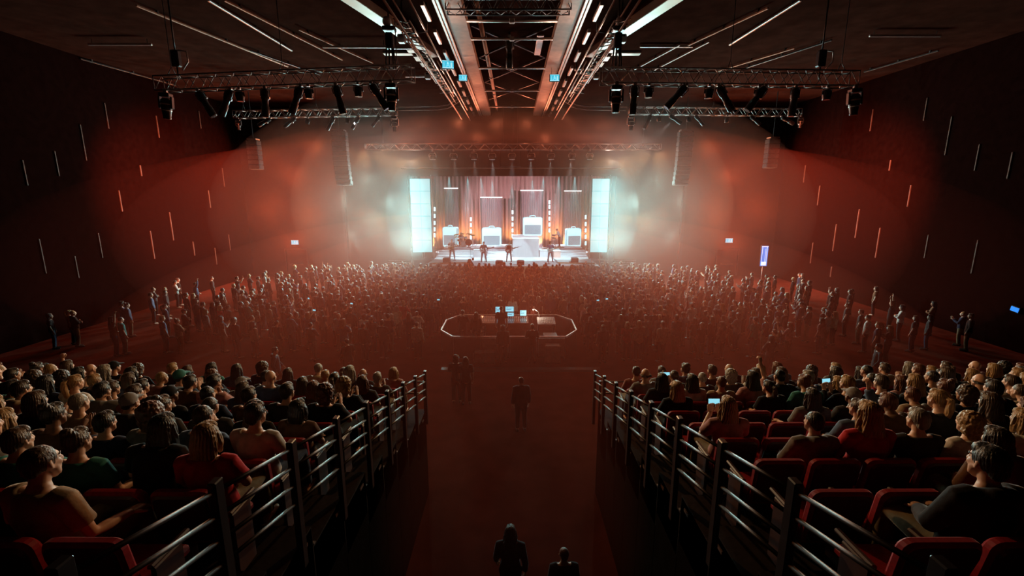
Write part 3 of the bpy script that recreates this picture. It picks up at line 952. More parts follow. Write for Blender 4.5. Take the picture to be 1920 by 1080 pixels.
def platform(x0, x1, y0, y1, z1, label, face=None, z0=None):
    z0 = ZST if z0 is None else z0
    t = thing('riser', label, 'riser', ((x0 + x1) / 2, (y0 + y1) / 2, z0))
    b = MB(); b.bb((x0 + .02, y0 + .02, z0), (x1 - .02, y1, z1 - .06)); b.build('facing', face or M['riser'], t)
    b = MB(); b.bb((x0, y0, z1 - .06), (x1, y1, z1), .01); b.build('deck', M['deck_white'], t)
    return t


Z1 = 2.12
steps(-6.9, -3.55, 41.5, 3, Z1, 'grey three step unit leading up to the drum riser at stage left end')
platform(-6.5, -3.6, 43.15, 46.3, Z1, 'low grey riser under the drum kit and the leftmost lit amplifier')
platform(-3.55, -2.35, 41.6, 46.3, Z1, 'mauve faced riser block between the left steps and middle steps', M['riser'])
steps(-2.33, .02, 41.5, 4, Z1, 'grey stair unit in front of the second lit amplifier')
platform(-2.33, .02, 43.7, 46.3, Z1, 'low grey riser carrying the second lit amplifier')
t = platform(.04, 2.5, 41.7, 45.8, 3.15, 'tall ribbed grey riser block right of centre stage')
for k in range(30):
    x = .1 + k * .08
    b = MB(); b.bb((x, 41.68, ZST), (x + .035, 41.73, 3.08)); b.build('rib', M['riser'], t)
platform(2.52, 3.75, 41.6, 43.6, Z1 - .02, 'low mauve riser block against the right side of the tall ribbed riser')
t = platform(3.77, 4.45, 41.2, 43.1, Z1 - .05, 'narrow pink faced riser block behind the right guitarist', M['riser_red'])
steps(4.47, 6.9, 41.5, 3, Z1, 'grey three step unit leading up to the keyboard riser at the right')
platform(3.77, 6.7, 43.15, 46.3, Z1, 'low grey riser under the keyboard player and the rightmost amplifier')

# back drape and side drapes
def pleated(name, label, x0, x1, y, z0, z1, pitch, amp, m, axis='x', n=None):
    L = abs(x1 - x0)
    n = n or int(L / pitch * 10)
    rows = [z0, z0 + .3 * (z1 - z0), z1]
    v = []; f = []
    for zi, z in enumerate(rows):
        for k in range(n + 1):
            u = x0 + (x1 - x0) * k / n
            o = amp * (1.0 if zi < 2 else .75) * (math.sin(2 * PI * k * L / n / pitch) + .35 * math.sin(5.1 * k * L / n / pitch + zi * .2))
            v.append((u, y + o, z) if axis == 'x' else (y + o, u, z))
    for r in range(2):
        for k in range(n):
            a = r * (n + 1) + k
            f.append((a, a + 1, a + n + 2, a + n + 1))
    b = MB(); b.add(v, f)
    o = b.build(name, m, None, True, center=True)
    sm = o.modifiers.new('thickness', 'SOLIDIFY'); sm.thickness = .02
    return tag(o, label, 'drape')


pleated('stage_drape', 'wide pleated pinkish velour drape closing the back of the stage', -10.2, 10.2, 47.8, ZST + .02, 9.6, .42, .09, M['drape'])
for sx in (-1, 1):
    pleated('side_drape', 'pleated amber lit side drape at the %s edge of the stage' % SIDE[sx], 41.0, 47.4, sx * 7.6 + sx * .5, ZST + .02, 9.6, .4, .08, M['drape'], axis='y')

# framed scrims with a lit top bar behind each amplifier
SCR = [(833, 861, 353, 463), (901, 942, 370, 463), (976, 1017, 357, 445), (1058, 1087, 358, 463)]
SCN = ['leftmost', 'second from left', 'third from left', 'rightmost']
for i, (x0, x1, y0, y1) in enumerate(SCR):
    a = at(x0, y0, 46.9); c = at(x1, y1, 46.9)
    t = thing('scrim_frame', 'tall mauve scrim panel with a bright top bar, %s behind the lit amplifiers' % SCN[i], 'panel', ((a.x + c.x) / 2, 46.9, ZST))
    b = MB(); b.bb((a.x - .02, 46.82, a.z - .05), (c.x + .02, 46.92, a.z + .05), .01); b.build('top_bar', M['bar_lit'], t)
    b = MB()
    n = 60
    L = c.x - a.x
    v = [(a.x + L * k / n, 46.95 + .035 * math.sin(k * 1.05), z) for z in (ZST, a.z) for k in range(n + 1)]
    f = [(k, k + 1, n + 2 + k, n + 1 + k) for k in range(n)]
    b.add(v, f); b.build('scrim', M['drape_dark'], t, True)
    for x in (a.x, c.x):
        b = MB(); b.tube([(x, 46.9, ZST), (x, 46.9, a.z)], .03, 6); b.build('side_pole', M['truss'], t, True)

# tall vertical light towers: thin truss uprights with a column of lit tubes
TW = [(815, [392, 405, 418, 430, 441], 45.0, 0, 'leftmost'), (883, [411, 422, 434, 445, 456], 46.2, -8, 'second from left'), (961, [398, 410, 421, 432, 442], 46.3, 4, 'third from left'),
      (1030, [379, 388, 399, 410, 421, 432], 46.2, 8, 'fourth from left'), (1098, [407, 420, 432, 444, 456], 45.0, 0, 'rightmost')]
for px, ys, d, off, nm in TW:
    p = at(px, ys[-1], d)
    t = thing('light_tower', '%s thin light tower with a column of lit tubes before the stage drape' % nm, 'light', (p.x, d, ZST))
    xo = at(px + off, 400, d).x
    for s in (-1, 1):
        b = MB(); b.tube([(xo + s * .14, d + .12, ZST), (xo + s * .14, d + .12, 8.6)], .022, 6); b.build('upright', M['truss'], t, True)
    for k in range(14):
        z = ZST + .2 + k * .5
        b = MB(); b.tube([(xo - .14, d + .12, z), (xo + .14, d + .12, z + .25)], .012, 5); b.tube([(xo + .14, d + .12, z + .25), (xo - .14, d + .12, z + .5)], .012, 5); b.build('brace', M['truss'], t)
    for y in ys:
        q = at(px, y, d)
        b = MB(); b.box((q.x, d - .05, q.z), (.17, .10, .40), None, .03); tb = b.build('lit_tube', M['tube'], t)
        b = MB(); b.box((q.x, d + .02, q.z), (.22, .06, .46), None, .02); b.build('tube_housing', M['matte_black'], t)

# bright blinder columns either side of the stage opening
for sx in (-1, 1):
    x0, x1 = (at(771, 400, 39.55).x, at(808, 400, 39.55).x) if sx < 0 else (at(1109, 400, 39.55).x, at(1133, 400, 39.55).x + .35)
    t = thing('blinder_column', 'tall column of dazzling cyan white blinder panels at the %s edge of the stage' % SIDE[sx], 'light', ((x0 + x1) / 2, 39.6, ZST))
    zt, zb = at(790, 335, 39.55).z, at(790, 473, 39.55).z
    n = 6
    for k in range(n):
        za = zb + (zt - zb) * k / n
        zc_ = zb + (zt - zb) * (k + 1) / n
        cabs = MB(); cabs.bb((x0, 39.58, za + .004), (x1, 39.85, zc_ - .004), .02); cb = cabs.build('cabinet', M['matte_black'], t)
        for q in range(2):
            xa = x0 + (x1 - x0) * q / 2
            b = MB(); b.bb((xa + .008, 39.54, za + .012), (xa + (x1 - x0) / 2 - .008, 39.585, zc_ - .012), .008); b.build('lit_panel', M['led'], cb)
    for x in (x0 - .06, x1 + .06):
        b = MB(); b.bb((x - .03, 39.6, 0.0), (x + .03, 39.75, zt + .3)); b.build('upright', M['truss'], t)
    # thin pale gantry edge beside it
# oversized lit amplifier props
def amplifier(i, px, w, py0, py1, d, yaw):
    top = at(px, py0, d); bot = at(px, py1, d)
    h = top.z - bot.z
    t = thing('amplifier_prop', '%s of the oversized glowing white guitar amplifiers on stage, with diamond grille' % SCN[i], 'amplifier', (bot.x, d, bot.z), 'giant lit amplifiers')
    t.rotation_euler = (0, 0, yaw)
    r = .16
    def rr(w, h, r, z0):
        pts = []
        for cx, cz, a0 in ((w / 2 - r, z0 + h - r, 0), (-w / 2 + r, z0 + h - r, 90), (-w / 2 + r, z0 + r, 180), (w / 2 - r, z0 + r, 270)):
            for k in range(5):
                a = R(a0 + 22.5 * k)
                pts.append((cx + r * math.cos(a), cz + r * math.sin(a)))
        return pts
    b = MB(); b.prism(rr(w, h, r, .06), -.06, .55, 'xz'); local(t, 'cabinet', b, M['amp_rim'])
    b = MB(); b.prism(rr(w * .965, h * .965, r * .95, .06 + h * .0175), -.09, -.055, 'xz'); local(t, 'front_panel', b, M['amp_white'])
    g0, g1 = .06 + h * .09, .06 + h * .60
    gw = w * .84
    b = MB(); b.bb((-gw / 2, -.115, g0), (gw / 2, -.085, g1), .01); gr = local(t, 'grille', b, M['amp_grille'])
    b = MB()    # diamond cording
    n = 11
    s = gw / n
    m = max(3, round((g1 - g0) / s / .95))
    sz = (g1 - g0) / m
    for a in range(-m, n + m):
        for dr in (1, -1):
            # line x = a*s + dr*t, clipped to the grille
            pts = []
            t0, t1 = 0.0, float(m)
            lo, hi = (-a, n - a) if dr > 0 else (a - n, a)
            t0 = max(t0, lo); t1 = min(t1, hi)
            if t1 - t0 > .05:
                b.bar((-gw / 2 + s * (a + dr * t0), -.122, g0 + sz * t0), (-gw / 2 + s * (a + dr * t1), -.122, g0 + sz * t1), .02, .035, up=(0, -1, 0))
    local(t, 'grille_cord', b, M['amp_cord'], par=gr)
    b = MB(); b.tube([(-w * .15, .2, h + .05), (-w * .13, .2, h + .16), (-w * .08, .2, h + .21), (w * .08, .2, h + .21), (w * .13, .2, h + .16), (w * .15, .2, h + .05)], .045, 8); local(t, 'handle', b, M['amp_rim'], True)
    b = MB()
    for k in range(6):
        b.lathe([(.035, -.14), (.03, -.09)], (-w * .3 + k * w * .12, 0, h * .72), 8, 'y')
    local(t, 'knob', b, M['amp_rim'])
    for s in (-1, 1):
        b = MB(); b.lathe([(.06, 0), (.05, .07)], (s * w * .4, .1, 0), 8); local(t, 'foot', b, M['matte_black'])
    return t


AMPS = [(844, 1.46, 427, 464, 45.2, R(-14)), (922, 1.92, 428.5, 463.5, 45.2, 0), (998.5, 1.90, 408.5, 443.5, 45.0, R(2)), (1075.5, 1.50, 429.5, 463.5, 45.2, R(13))]
for i, q in enumerate(AMPS):
    amplifier(i, *q)

# drum kit on the left riser
def drums(x, y, z):
    t = thing('drum_kit', 'amber drum kit with cymbals on the left riser beside the leftmost amplifier', 'drum kit', (x, y, z))
    wood = mat('drum_shell_amber', (0.60, 0.30, 0.14), 0.3, var=.15, scale=6, coat=.5)
    head = mat('drum_head', (0.75, 0.70, 0.65), 0.5, var=.05, scale=6)
    brass = mat('cymbal_brass', (0.75, 0.55, 0.25), 0.25, 0.9, var=.1, scale=10)
    def drum(nm, c, r, h, rot):
        b = MB(); m = Euler(rot).to_matrix()
        rings = [(r, -h / 2), (r, h / 2)]
        b.lathe(rings, n=18); b.v = [tuple(m @ Vector(p) + Vector(c)) for p in b.v]; o = b.build(nm, wood, t, True)
        b = MB(); b.lathe([(r * .97, h / 2), (r * .97, h / 2 + .012)], n=18); b.lathe([(r * .97, -h / 2 - .012), (r * .97, -h / 2)], n=18); b.v = [tuple(m @ Vector(p) + Vector(c)) for p in b.v]; b.build('drum_head', head, o)
        b = MB(); b.lathe([(r * 1.03, h / 2 - .02), (r * 1.03, h / 2 + .02)], n=18); b.lathe([(r * 1.03, -h / 2 - .02), (r * 1.03, -h / 2 + .02)], n=18); b.v = [tuple(m @ Vector(p) + Vector(c)) for p in b.v]; b.build('hoop', M['steel'], o)
    drum('bass_drum', (x + .1, y - .25, z + .30), .29, .42, (PI / 2, 0, R(12)))
    drum('rack_tom', (x - .12, y - .22, z + .78), .16, .22, (R(22), 0, 0))
    drum('rack_tom', (x + .28, y - .22, z + .78), .18, .24, (R(22), 0, 0))
    drum('floor_tom', (x + .68, y + .05, z + .42), .22, .40, (0, 0, 0))
    drum('snare_drum', (x - .38, y + .12, z + .60), .18, .14, (R(6), 0, 0))
    for cx, cyy, cz, r in ((-.62, -.15, 1.18, .26), (.02, -.42, 1.28, .22), (.62, -.25, 1.24, .28), (.95, .2, 1.1, .26), (-.72, .15, .92, .19)):
        st_ = MB(); st_.tube([(x + cx, y + cyy, z + .02), (x + cx, y + cyy, z + cz)], .016, 6)
        for k in range(3):
            a = 2 * PI * k / 3
            st_.tube([(x + cx, y + cyy, z + .3), (x + cx + .22 * math.cos(a), y + cyy + .22 * math.sin(a), z + .01)], .012, 5)
        so = st_.build('cymbal_stand', M['steel'], t, True)
        b = MB(); b.lathe([(.01, .035), (.04, .03), (.06, .012), (r, -.01), (r, -.015)], (0, 0, 0), 20); m = Euler((R(14), R(6 * (1 if cx > 0 else -1)), 0)).to_matrix(); b.v = [tuple(m @ Vector(p) + Vector((x + cx, y + cyy, z + cz))) for p in b.v]; b.build('cymbal', brass, so, True)
    return t


dp = at(869, 463, 44.6)
drums(dp.x, 44.3, Z1)
s = thing('drum_throne', 'round black drum stool behind the amber drum kit', 'stool', (dp.x - .25, 45.0, Z1))
b = MB(); b.lathe([(.17, .44), (.18, .47), (.17, .52)], (dp.x - .25, 45.0, Z1), 14); b.build('seat', M['black'], s, True)
b = MB(); b.tube([(dp.x - .25, 45.0, Z1 + .1), (dp.x - .25, 45.0, Z1 + .45)], .025, 6)
for k in range(3):
    a = 2 * PI * k / 3
    b.tube([(dp.x - .25, 45.0, Z1 + .2), (dp.x - .25 + .22 * math.cos(a), 45.0 + .22 * math.sin(a), Z1 + .015)], .014, 5)
b.build('legs', M['steel'], s)
# round black gong-like disc in front of the kit
p = at(879, 463, 43.3)
t = thing('round_monitor', 'round dark fan on a short stand in front of the drum kit', 'fan', (p.x, 43.3, Z1))
b = MB(); b.lathe([(.30, -.08), (.32, -.05), (.32, .05), (.30, .08)], (p.x, 43.3, Z1 + .5), 20, 'y'); b.build('housing', M['matte_black'], t, True)
b = MB(); b.tube([(p.x, 43.35, Z1), (p.x, 43.35, Z1 + .25)], .03, 6); b.lathe([(.2, 0), (.2, .03)], (p.x, 43.35, Z1), 12); b.build('stand', M['dark_steel'], t)

# keyboard rig on the right riser
kp = at(1048, 462, 44.2)
t = thing('keyboard_rig', 'two keyboards stacked on a stand on the right riser', 'keyboard', (kp.x - .55, 44.2, Z1))
for zz, ww in ((.86, 1.1), (1.12, .85)):
    b = MB(); b.box((kp.x - .55, 44.2, Z1 + zz), (.34, ww, .09), None, .02); kb = b.build('keyboard', M['black'], t)
    b = MB(); b.box((kp.x - .46, 44.2, Z1 + zz + .05), (.14, ww * .92, .02)); b.build('keys', M['white_plastic'], kb)
for yy in (-.4, .4):
    b = MB(); b.tube([(kp.x - .8, 44.2 + yy, Z1 + .02), (kp.x - .35, 44.2 + yy, Z1 + .82)], .02, 6); b.tube([(kp.x - .3, 44.2 + yy, Z1 + .02), (kp.x - .75, 44.2 + yy, Z1 + .82)], .02, 6); b.tube([(kp.x - .75, 44.2 + yy, Z1 + .82), (kp.x - .7, 44.2 + yy, Z1 + 1.1)], .018, 6); b.build('stand_leg', M['steel'], t)

# microphone stands, wedges, pedal boards
for i, (px, py, d, nm) in enumerate(((852, 488, 38.9, 'in front of the left guitarist'), (909, 493, 37.6, 'in front of the bass player'), (957, 493, 37.7, 'in front of the singer at centre stage'), (1029, 494, 37.6, 'in front of the right guitarist'), (882, 470, 41.3, 'beside the mauve riser left of the middle steps'))):
    p = at(px, py, d)
    t = thing('microphone_stand', 'thin black microphone stand ' + nm, 'microphone stand', (p.x, d, ZST), 'microphone stands')
    z0 = ZST + (.13 if i == 0 else .0)
    b = MB(); b.tube([(p.x, d, z0), (p.x, d, z0 + 1.35)], .014, 6); b.build('pole', M['black'], t)
    b = MB(); b.lathe([(.15, 0), (.15, .025), (.03, .04)], (p.x, d, z0), 12); b.build('base', M['black'], t)
    b = MB(); b.tube([(p.x, d, z0 + 1.35), (p.x, d + .18, z0 + 1.47)], .012, 6); b.build('boom', M['black'], t)
    b = MB(); b.tube([(p.x, d + .18, z0 + 1.47), (p.x, d + .32, z0 + 1.50)], [.014, .02], 8); b.ell((p.x, d + .35, z0 + 1.505), (.03, .035, .03)); b.build('microphone', M['dark_steel'], t, True)
for i, (px, d, nm) in enumerate(((838, 37.9, 'on the left wing platform'), (1077, 37.9, 'on the right wing platform'), (936, 37.1, 'left of the centre microphone'), (976, 37.1, 'right of the centre microphone'))):
    p = at(px, 494, d)
    z0 = ZST + (.12 if i < 2 else 0)
    b = MB(); b.prism([(-.26, 0), (.26, 0), (.26, .14), (.02, .36), (-.26, .30)], -.3, .3, 'yz', (p.x, d, z0)); o = b.build('monitor_wedge', M['black'], None, center=True)
    tag(o, 'black stage monitor wedge ' + nm, 'loudspeaker', 'stage monitor wedges')
    b = MB(); b.box((p.x, d + .155, z0 + .26), (.5, .02, .3), (R(-48), 0, 0)); b.build('grille', M['dark_steel'], o)
for i, (px, d) in enumerate(((1053, 43.4), (1046, 43.25), (1040, 43.6), (894, 42.6), (862, 42.0), (1021, 42.4))):
    z0 = Z1 if i in (0, 1, 2) else Z1
    p = at(px, 466, d)
    nm = ['third from left of the gear at the keyboard player\'s feet', 'second from left of the gear at the keyboard player\'s feet', 'leftmost of the gear at the keyboard player\'s feet', 'on the mauve riser right of the drums', '', 'on the low mauve riser right of the tall ribbed one'][i]
    if i == 4:
        continue
    b = MB(); b.bb((p.x - .24, d - .14, z0), (p.x + .24, d + .14, z0 + .07), .02); o = b.build('pedal_board', M['black'], None, center=True)
    tag(o, 'small flat pedal board ' + nm, 'pedal', 'pedal boards')
    b = MB()
    for k in range(4):
        b.bb((p.x - .2 + k * .1, d - .1, z0 + .07), (p.x - .13 + k * .1, d + .06, z0 + .10))
    b.build('pedal', M['white_plastic'], o)
p = at(1017.5, 460, 42.3)
t = thing('bottle', 'dark bottle standing on the low mauve riser right of the tall one', 'bottle', (p.x, 42.0, Z1 - .02))
b = MB(); b.lathe([(.05, 0), (.055, .02), (.055, .2), (.02, .27), (.018, .34)], (p.x, 42.0, Z1 - .02), 10); b.build('body', M['riser_red'], t, True)
b = MB(); b.lathe([(.02, .34), (.02, .37)], (p.x, 42.0, Z1 - .02), 8); b.build('cap', M['dark_steel'], t)
# stage edge flight cases in the wings
for sx, px in ((-1, 824), (1, 1103)):
    for k, (dz, w) in enumerate(((0, .9), (.55, .75))):
        x = sx * 7.25 + sx * .2
        b = MB(); b.bb((x - w / 2, 40.9, ZST + dz), (x + w / 2, 41.6, ZST + dz + .54), .02); o = b.build('flight_case', M['dark_steel'], None, center=True)
        tag(o, 'dark flight case in the %s wing of the stage, %s of two' % (SIDE[sx], ('bottom', 'top')[k]), 'case', 'flight cases in the wings')
        b = MB()
        for xx in (-w / 2, w / 2):
            b.bb((x + xx - .015, 40.885, ZST + dz), (x + xx + .015, 40.91, ZST + dz + .54))
        b.build('edge_trim', M['steel'], o)

# ================================================================== MIXING POSITION
FX, FYN, FYF = -.22, 18.9, 22.6
t = thing('mixing_platform', 'low dark octagonal platform of the mixing position amid the crowd', 'platform', (FX, 20.7, 0))
oct_ = [(-2.35, FYN), (2.55, FYN), (3.15, 19.9), (3.15, 21.6), (2.5, FYF), (-2.4, FYF), (-3.0, 21.6), (-3.0, 19.9)]
b = MB(); b.prism([(FX + x * .96, 20.7 + (y - 20.7) * .96) for x, y in oct_], 0, .22); b.build('deck', M['tier'], t)
t = thing('barrier', 'waist high octagonal metal barrier around the mixing position', 'barrier', (FX, 20.7, 0))
for i in range(8):
    a = oct_[i]; c = oct_[(i + 1) % 8]
    A = Vector((FX + a[0], a[1], 1.0)); C = Vector((FX + c[0], c[1], 1.0))
    b = MB(); b.bar(A, C, .07, .05, bev=.012); b.build('top_rail', M['steel'], t)
    n = max(1, round((C - A).length / 1.2))
    for k in range(n):
        q = A.lerp(C, k / n)
        b = MB(); b.bb((q.x - .025, q.y - .025, 0), (q.x + .025, q.y + .025, 1.0)); b.build('post', M['dark_steel'], t)
    for k in range(n):
        q0 = A.lerp(C, (k + .04) / n); q1 = A.lerp(C, (k + .96) / n)
        lit = (i == 0 and k in (3,)) or (i == 0 and k == 1)  # lit panels get a paler grey, their light put into the colour
        b = MB(); b.bar(q0 + Vector((0, 0, -.48)), q1 + Vector((0, 0, -.48)), .03, .84); b.build('panel', M['wood_lit'] if lit else M['matte_black'], t)
DZ = .22
t = thing('mixing_desk', 'long mixing desk on legs in the middle of the mixing position', 'desk', (FX + .3, 21.0, DZ))
b = MB(); b.prism([(-.45, .78), (.45, .90), (.45, .98), (-.45, .86)], -1.35, 1.0, 'yz', (FX, 21.2, DZ)); b.build('console', M['black'], t)
b = MB()
for k in range(24):
    x = FX - 1.28 + k * .095
    b.box((x, 21.0, DZ + .925), (.02, .22, .015), (R(7.6), 0, 0))
    for q in range(3):
        b.lathe([(.014, 0), (.011, .03)], (x, 21.22 + q * .1, DZ + .945 + q * .013), 6)
b.build('fader', M['white_plastic'], t)['kind'] = 'stuff'
for x in (-1.2, .9):
    b = MB(); b.bb((FX + x - .04, 20.85, DZ), (FX + x + .04, 21.55, DZ + .82)); b.build('leg', M['dark_steel'], t)
t = thing('side_console', 'smaller pale lit control console at the right end of the mixing position', 'console', (FX + 1.85, 20.9, DZ))
b = MB(); b.prism([(-.4, .78), (.4, .92), (.4, 1.0), (-.4, .86)], -.42, .42, 'yz', (FX + 1.85, 21.0, DZ)); b.build('console', M['wood_lit'], t)
b = MB()
for k in range(9):
    for q in range(4):
        b.box((FX + 1.52 + k * .08, 20.75 + q * .14, DZ + .90 + q * .0245), (.04, .07, .02), (R(10), 0, 0))
b.build('button', M['white_plastic'], t)['kind'] = 'stuff'
for x in (-.36, .36):
    b = MB(); b.bb((FX + 1.85 + x - .03, 20.8, DZ), (FX + 1.85 + x + .03, 21.3, DZ + .82)); b.build('leg', M['dark_steel'], t)


def rack(x, y, h, label, drawers):
    t = thing('equipment_rack', label, 'rack', (x, y, DZ))
    b = MB(); b.bb((x - .3, y - .3, DZ), (x + .3, y + .3, DZ + h), .02); b.build('case', M['dark_steel'], t)
    for k in range(drawers):
        z = DZ + .08 + k * (h - .1) / drawers
        b = MB(); b.bb((x - .26, y - .33, z), (x + .26, y - .29, z + (h - .16) / drawers - .02)); u = b.build('unit', M['wood_lit'], t)
        b = MB()
        for q in range(4):
            b.lathe([(.015, -.03), (.012, 0)], (x - .18 + q * .12, y - .33, z + .06), 6, 'y')
        b.build('knob', M['white_plastic'], u)


rack(FX + 1.95, 19.75, .62, 'square equipment rack with pale front units near the right of the mixing position', 4)
rack(FX - 1.35, 21.0, .80, 'equipment rack at the left end of the long mixing desk', 4)


def monitor(px, py, d, w, h, label, tilt=0.0, base=None):
    p = at(px, py, d)
    base = DZ + .9 if base is None else base
    t = thing('monitor', label, 'monitor', (p.x, d, base))
    b = MB(); b.box((p.x, d + .025, p.z), (w + .04, .04, h + .04), (R(-8), 0, 0), .01); b.build('housing', M['black'], t)
    b = MB(); b.box((p.x, d - .002, p.z), (w, .012, h), (R(-8), 0, 0)); f = b.build('screen', M['screen'], t)
    b = MB()
    for k, (u, v, ww, hh) in enumerate(((-.1, .0, .6, .12), (.2, .22, .4, .06), (0, -.28, .7, .10), (-.3, .28, .2, .08))):
        b.box((p.x + u * w, d - .012 + v * h * -.14, p.z + v * h), (ww * w, .008, hh * h), (R(-8), 0, 0))
    b.build('screen_window', M['screen_line'], f)
    b = MB(); b.tube([(p.x, d + .05, base), (p.x, d + .05, p.z)], .02, 6); b.lathe([(.12, 0), (.12, .015)], (p.x, d + .05, base), 12); b.build('stand', M['black'], t)


monitor(934.5, 581, 21.6, .28, .30, 'glowing cyan monitor left of the sound engineer\'s head', base=DZ + .96)
monitor(955.5, 579.5, 21.6, .40, .24, 'glowing cyan monitor right of the sound engineer\'s head, upper of two', base=DZ + .96)
monitor(957.5, 589.5, 21.45, .30, .17, 'wide cyan screen right of the sound engineer, below the upper monitor', base=DZ + .95)
monitor(981, 587, 21.5, .30, .26, 'small tilted cyan tablet screen at the right of the mixing desk', base=DZ + .96)
t = thing('work_lamp', 'thin pale gooseneck lamp leaning over the smaller console', 'lamp', (FX + 1.55, 21.35, DZ + .98))
b = MB(); b.tube([(FX + 1.55, 21.35, DZ + .98), (FX + 1.5, 21.35, DZ + 1.25), (FX + 1.3, 21.3, DZ + 1.42)], .02, 6); b.build('neck', M['steel'], t, True)
b = MB(); b.tube([(FX + 1.3, 21.3, DZ + 1.42), (FX + 1.22, 21.25, DZ + 1.40)], [.03, .045], 8); b.build('shade', M['white_plastic'], t, True)
for i, (x, y, w, h, nm) in enumerate(((-1.15, 18.55, .5, .46, 'left of the middle, leaning on the mixing barrier'), (-.75, 18.5, .5, .50, 'right of its twin, leaning on the mixing barrier'), (1.95, 18.5, .62, .78, 'largest, at the right end of the mixing barrier'))):
    b = MB(); b.bb((FX + x - w / 2, y - .2, 0), (FX + x + w / 2, y + .2, h), .03); o = b.build('road_case', M['wood_lit'], None, center=True)
    tag(o, 'pale road case on the floor ' + nm, 'case', 'cases behind the mixing position')
    b = MB()
    for s in (-1, 1):
        b.bb((FX + x + s * w / 2 - .02, y - .215, 0), (FX + x + s * w / 2 + .02, y - .18, h))
    b.bb((FX + x - .06, y - .225, h * .5), (FX + x + .06, y - .2, h * .62))
    b.build('trim', M['steel'], o)
# taller rubber cable ramp / step across the floor behind the mixing position
b = MB(); b.prism([(-.25, 0), (.25, 0), (.14, .06), (-.14, .06)], -2.9, 3.6, 'yz', (0, 17.6, 0)); o = b.build('cable_ramp', M['cable'], None, center=True)
tag(o, 'long low rubber cable ramp across the aisle floor behind the mixing position', 'ramp')

# ================================================================== RAKED SEATING
NROW = 10
RY0, RDY, RZ0, RDZ = 9.15, .80, 2.15, .232
AIS = 2.0
WID = {-1: 15.5, 1: 15.5}


def row_y(k):
    return RY0 - RDY * k


def row_z(k):
    return RZ0 + RDZ * k


def row_bend(l):
    return .003 * l * l


ROWN = ['front row', 'second row', 'third row', 'fourth row', 'fifth row', 'sixth row', 'seventh row', 'eighth row', 'ninth row', 'tenth row']
for sx in (-1, 1):
    t = thing('seating_stand', 'tall dark raked stand of stepped tiers on the %s of the central aisle' % SIDE[sx], 'stand', (sx * 2.0, 9.9, 0))
    xa, xb = sx * AIS, sx * WID[sx]
    for k in range(NROW):
        y1 = row_y(k) + .62 if k == 0 else row_y(k) + .42
        y0 = row_y(k) + .42 - RDY
        n = 6
        pl = [(xa + (xb - xa) * q / n, y1 + row_bend((xb - xa) * q / n)) for q in range(n + 1)] + [(xa + (xb - xa) * q / n, y0 + row_bend((xb - xa) * q / n)) for q in range(n, -1, -1)]
        b = MB(); b.prism(pl, row_z(k) - (.6 if k else .8), row_z(k)); b.build('tier', M['tier'], t)
        b = MB(); b.bb((min(xa, xa + sx * .9), y0 + .02, row_z(k)), (max(xa, xa + sx * .9), y0 + .06, row_z(k) + .012)); b.build('step_nosing', M['steel'], t)
        # thin unlit strip standing in for the nosing's highlight at the tier end
        b = MB(); b.bb((xa - .012, row_y(k) + .18, row_z(k) - .12), (xa + .012, row_y(k) + .30, row_z(k) - .085)); b.build('nosing_highlight', M['strip'], t)
    # cladding on the aisle side and the front
    yf, yb = row_y(0) + .62, row_y(NROW - 1) - .4
    for k in range(NROW):
        y1 = row_y(k) + .62 if k == 0 else row_y(k) + .42
        y0 = row_y(k) + .42 - RDY
        b = MB(); b.bb((min(xa, xa + sx * .06), y0 + .008, 0), (max(xa, xa + sx * .06), y1 - .008, row_z(k) - .02)); b.build('side_panel', M['cladding'], t)
    for q in range(7):
        x0 = xa + (xb - xa) * q / 7; x1 = xa + (xb - xa) * (q + 1) / 7
        yy = yf + row_bend((q + .5) / 7 * (xb - xa)) - .3
        b = MB(); b.bb((min(x0, x1) + .01, yy, 0), (max(x0, x1) - .01, yy + .06, row_z(0) - .1)); b.build('front_panel', M['cladding'], t)

# stepped railings along the aisle side of both stands: four sloping bars between posts
SL = RDZ / RDY
RAIL_BARS = (.92, .74, .56, .38)
for sx in (-1, 1):
    x = sx * (AIS - .03) if sx < 0 else 1.88
    t = thing('railing', 'stepped metal railing of sloping bars and dark posts along the %s stand beside the aisle' % SIDE[sx], 'railing', (x, 9.7, 2.1))
    yy = [row_y(0) + .55 - 1.0 * k for k in range(10)]

    def rz(y):
        return RZ0 + SL * (RY0 + .45 - y)
    for k, y in enumerate(yy):
        b = MB(); b.bb((x - .03, y - .045, rz(y) - .30), (x + .03, y + .045, rz(y) + 1.0), .008); b.build('post', M['black'], t)
    for k in range(len(yy) - 1):
        ya, yb = yy[k] - .06, yy[k + 1] + .06
        for h in RAIL_BARS:
            b = MB(); b.tube([(x, ya, rz(ya) + h), (x, yb, rz(yb) + h)], .016, 8); b.build('bar', M['rail_bar'], t, True)
    # front rail across the first row
    n = 9
    tf = thing('front_railing', 'dark metal railing across the front edge of the %s stand' % SIDE[sx], 'railing', (sx * 2.0, row_y(0) + .58, RZ0))
    for q in range(n):
        xa = sx * AIS + sx * (WID[sx] - AIS) * q / n; xb = sx * AIS + sx * (WID[sx] - AIS) * (q + 1) / n
        ya = row_y(0) + .56 + row_bend(abs(xa) - AIS); yb = row_y(0) + .56 + row_bend(abs(xb) - AIS)
        b = MB(); b.bb((xa - .02, ya - .03, RZ0), (xa + .02, ya + .03, RZ0 + .72)); b.build('post', M['black'], tf)
        for h in (.70, .42):
            b = MB(); b.tube([(xa, ya, RZ0 + h), (xb, yb, RZ0 + h)], .02, 8); b.build('bar', M['dark_steel'], tf, True)

# ---- folding theatre seats, origin on the tier under the seat, facing +Y
SEATW = .54


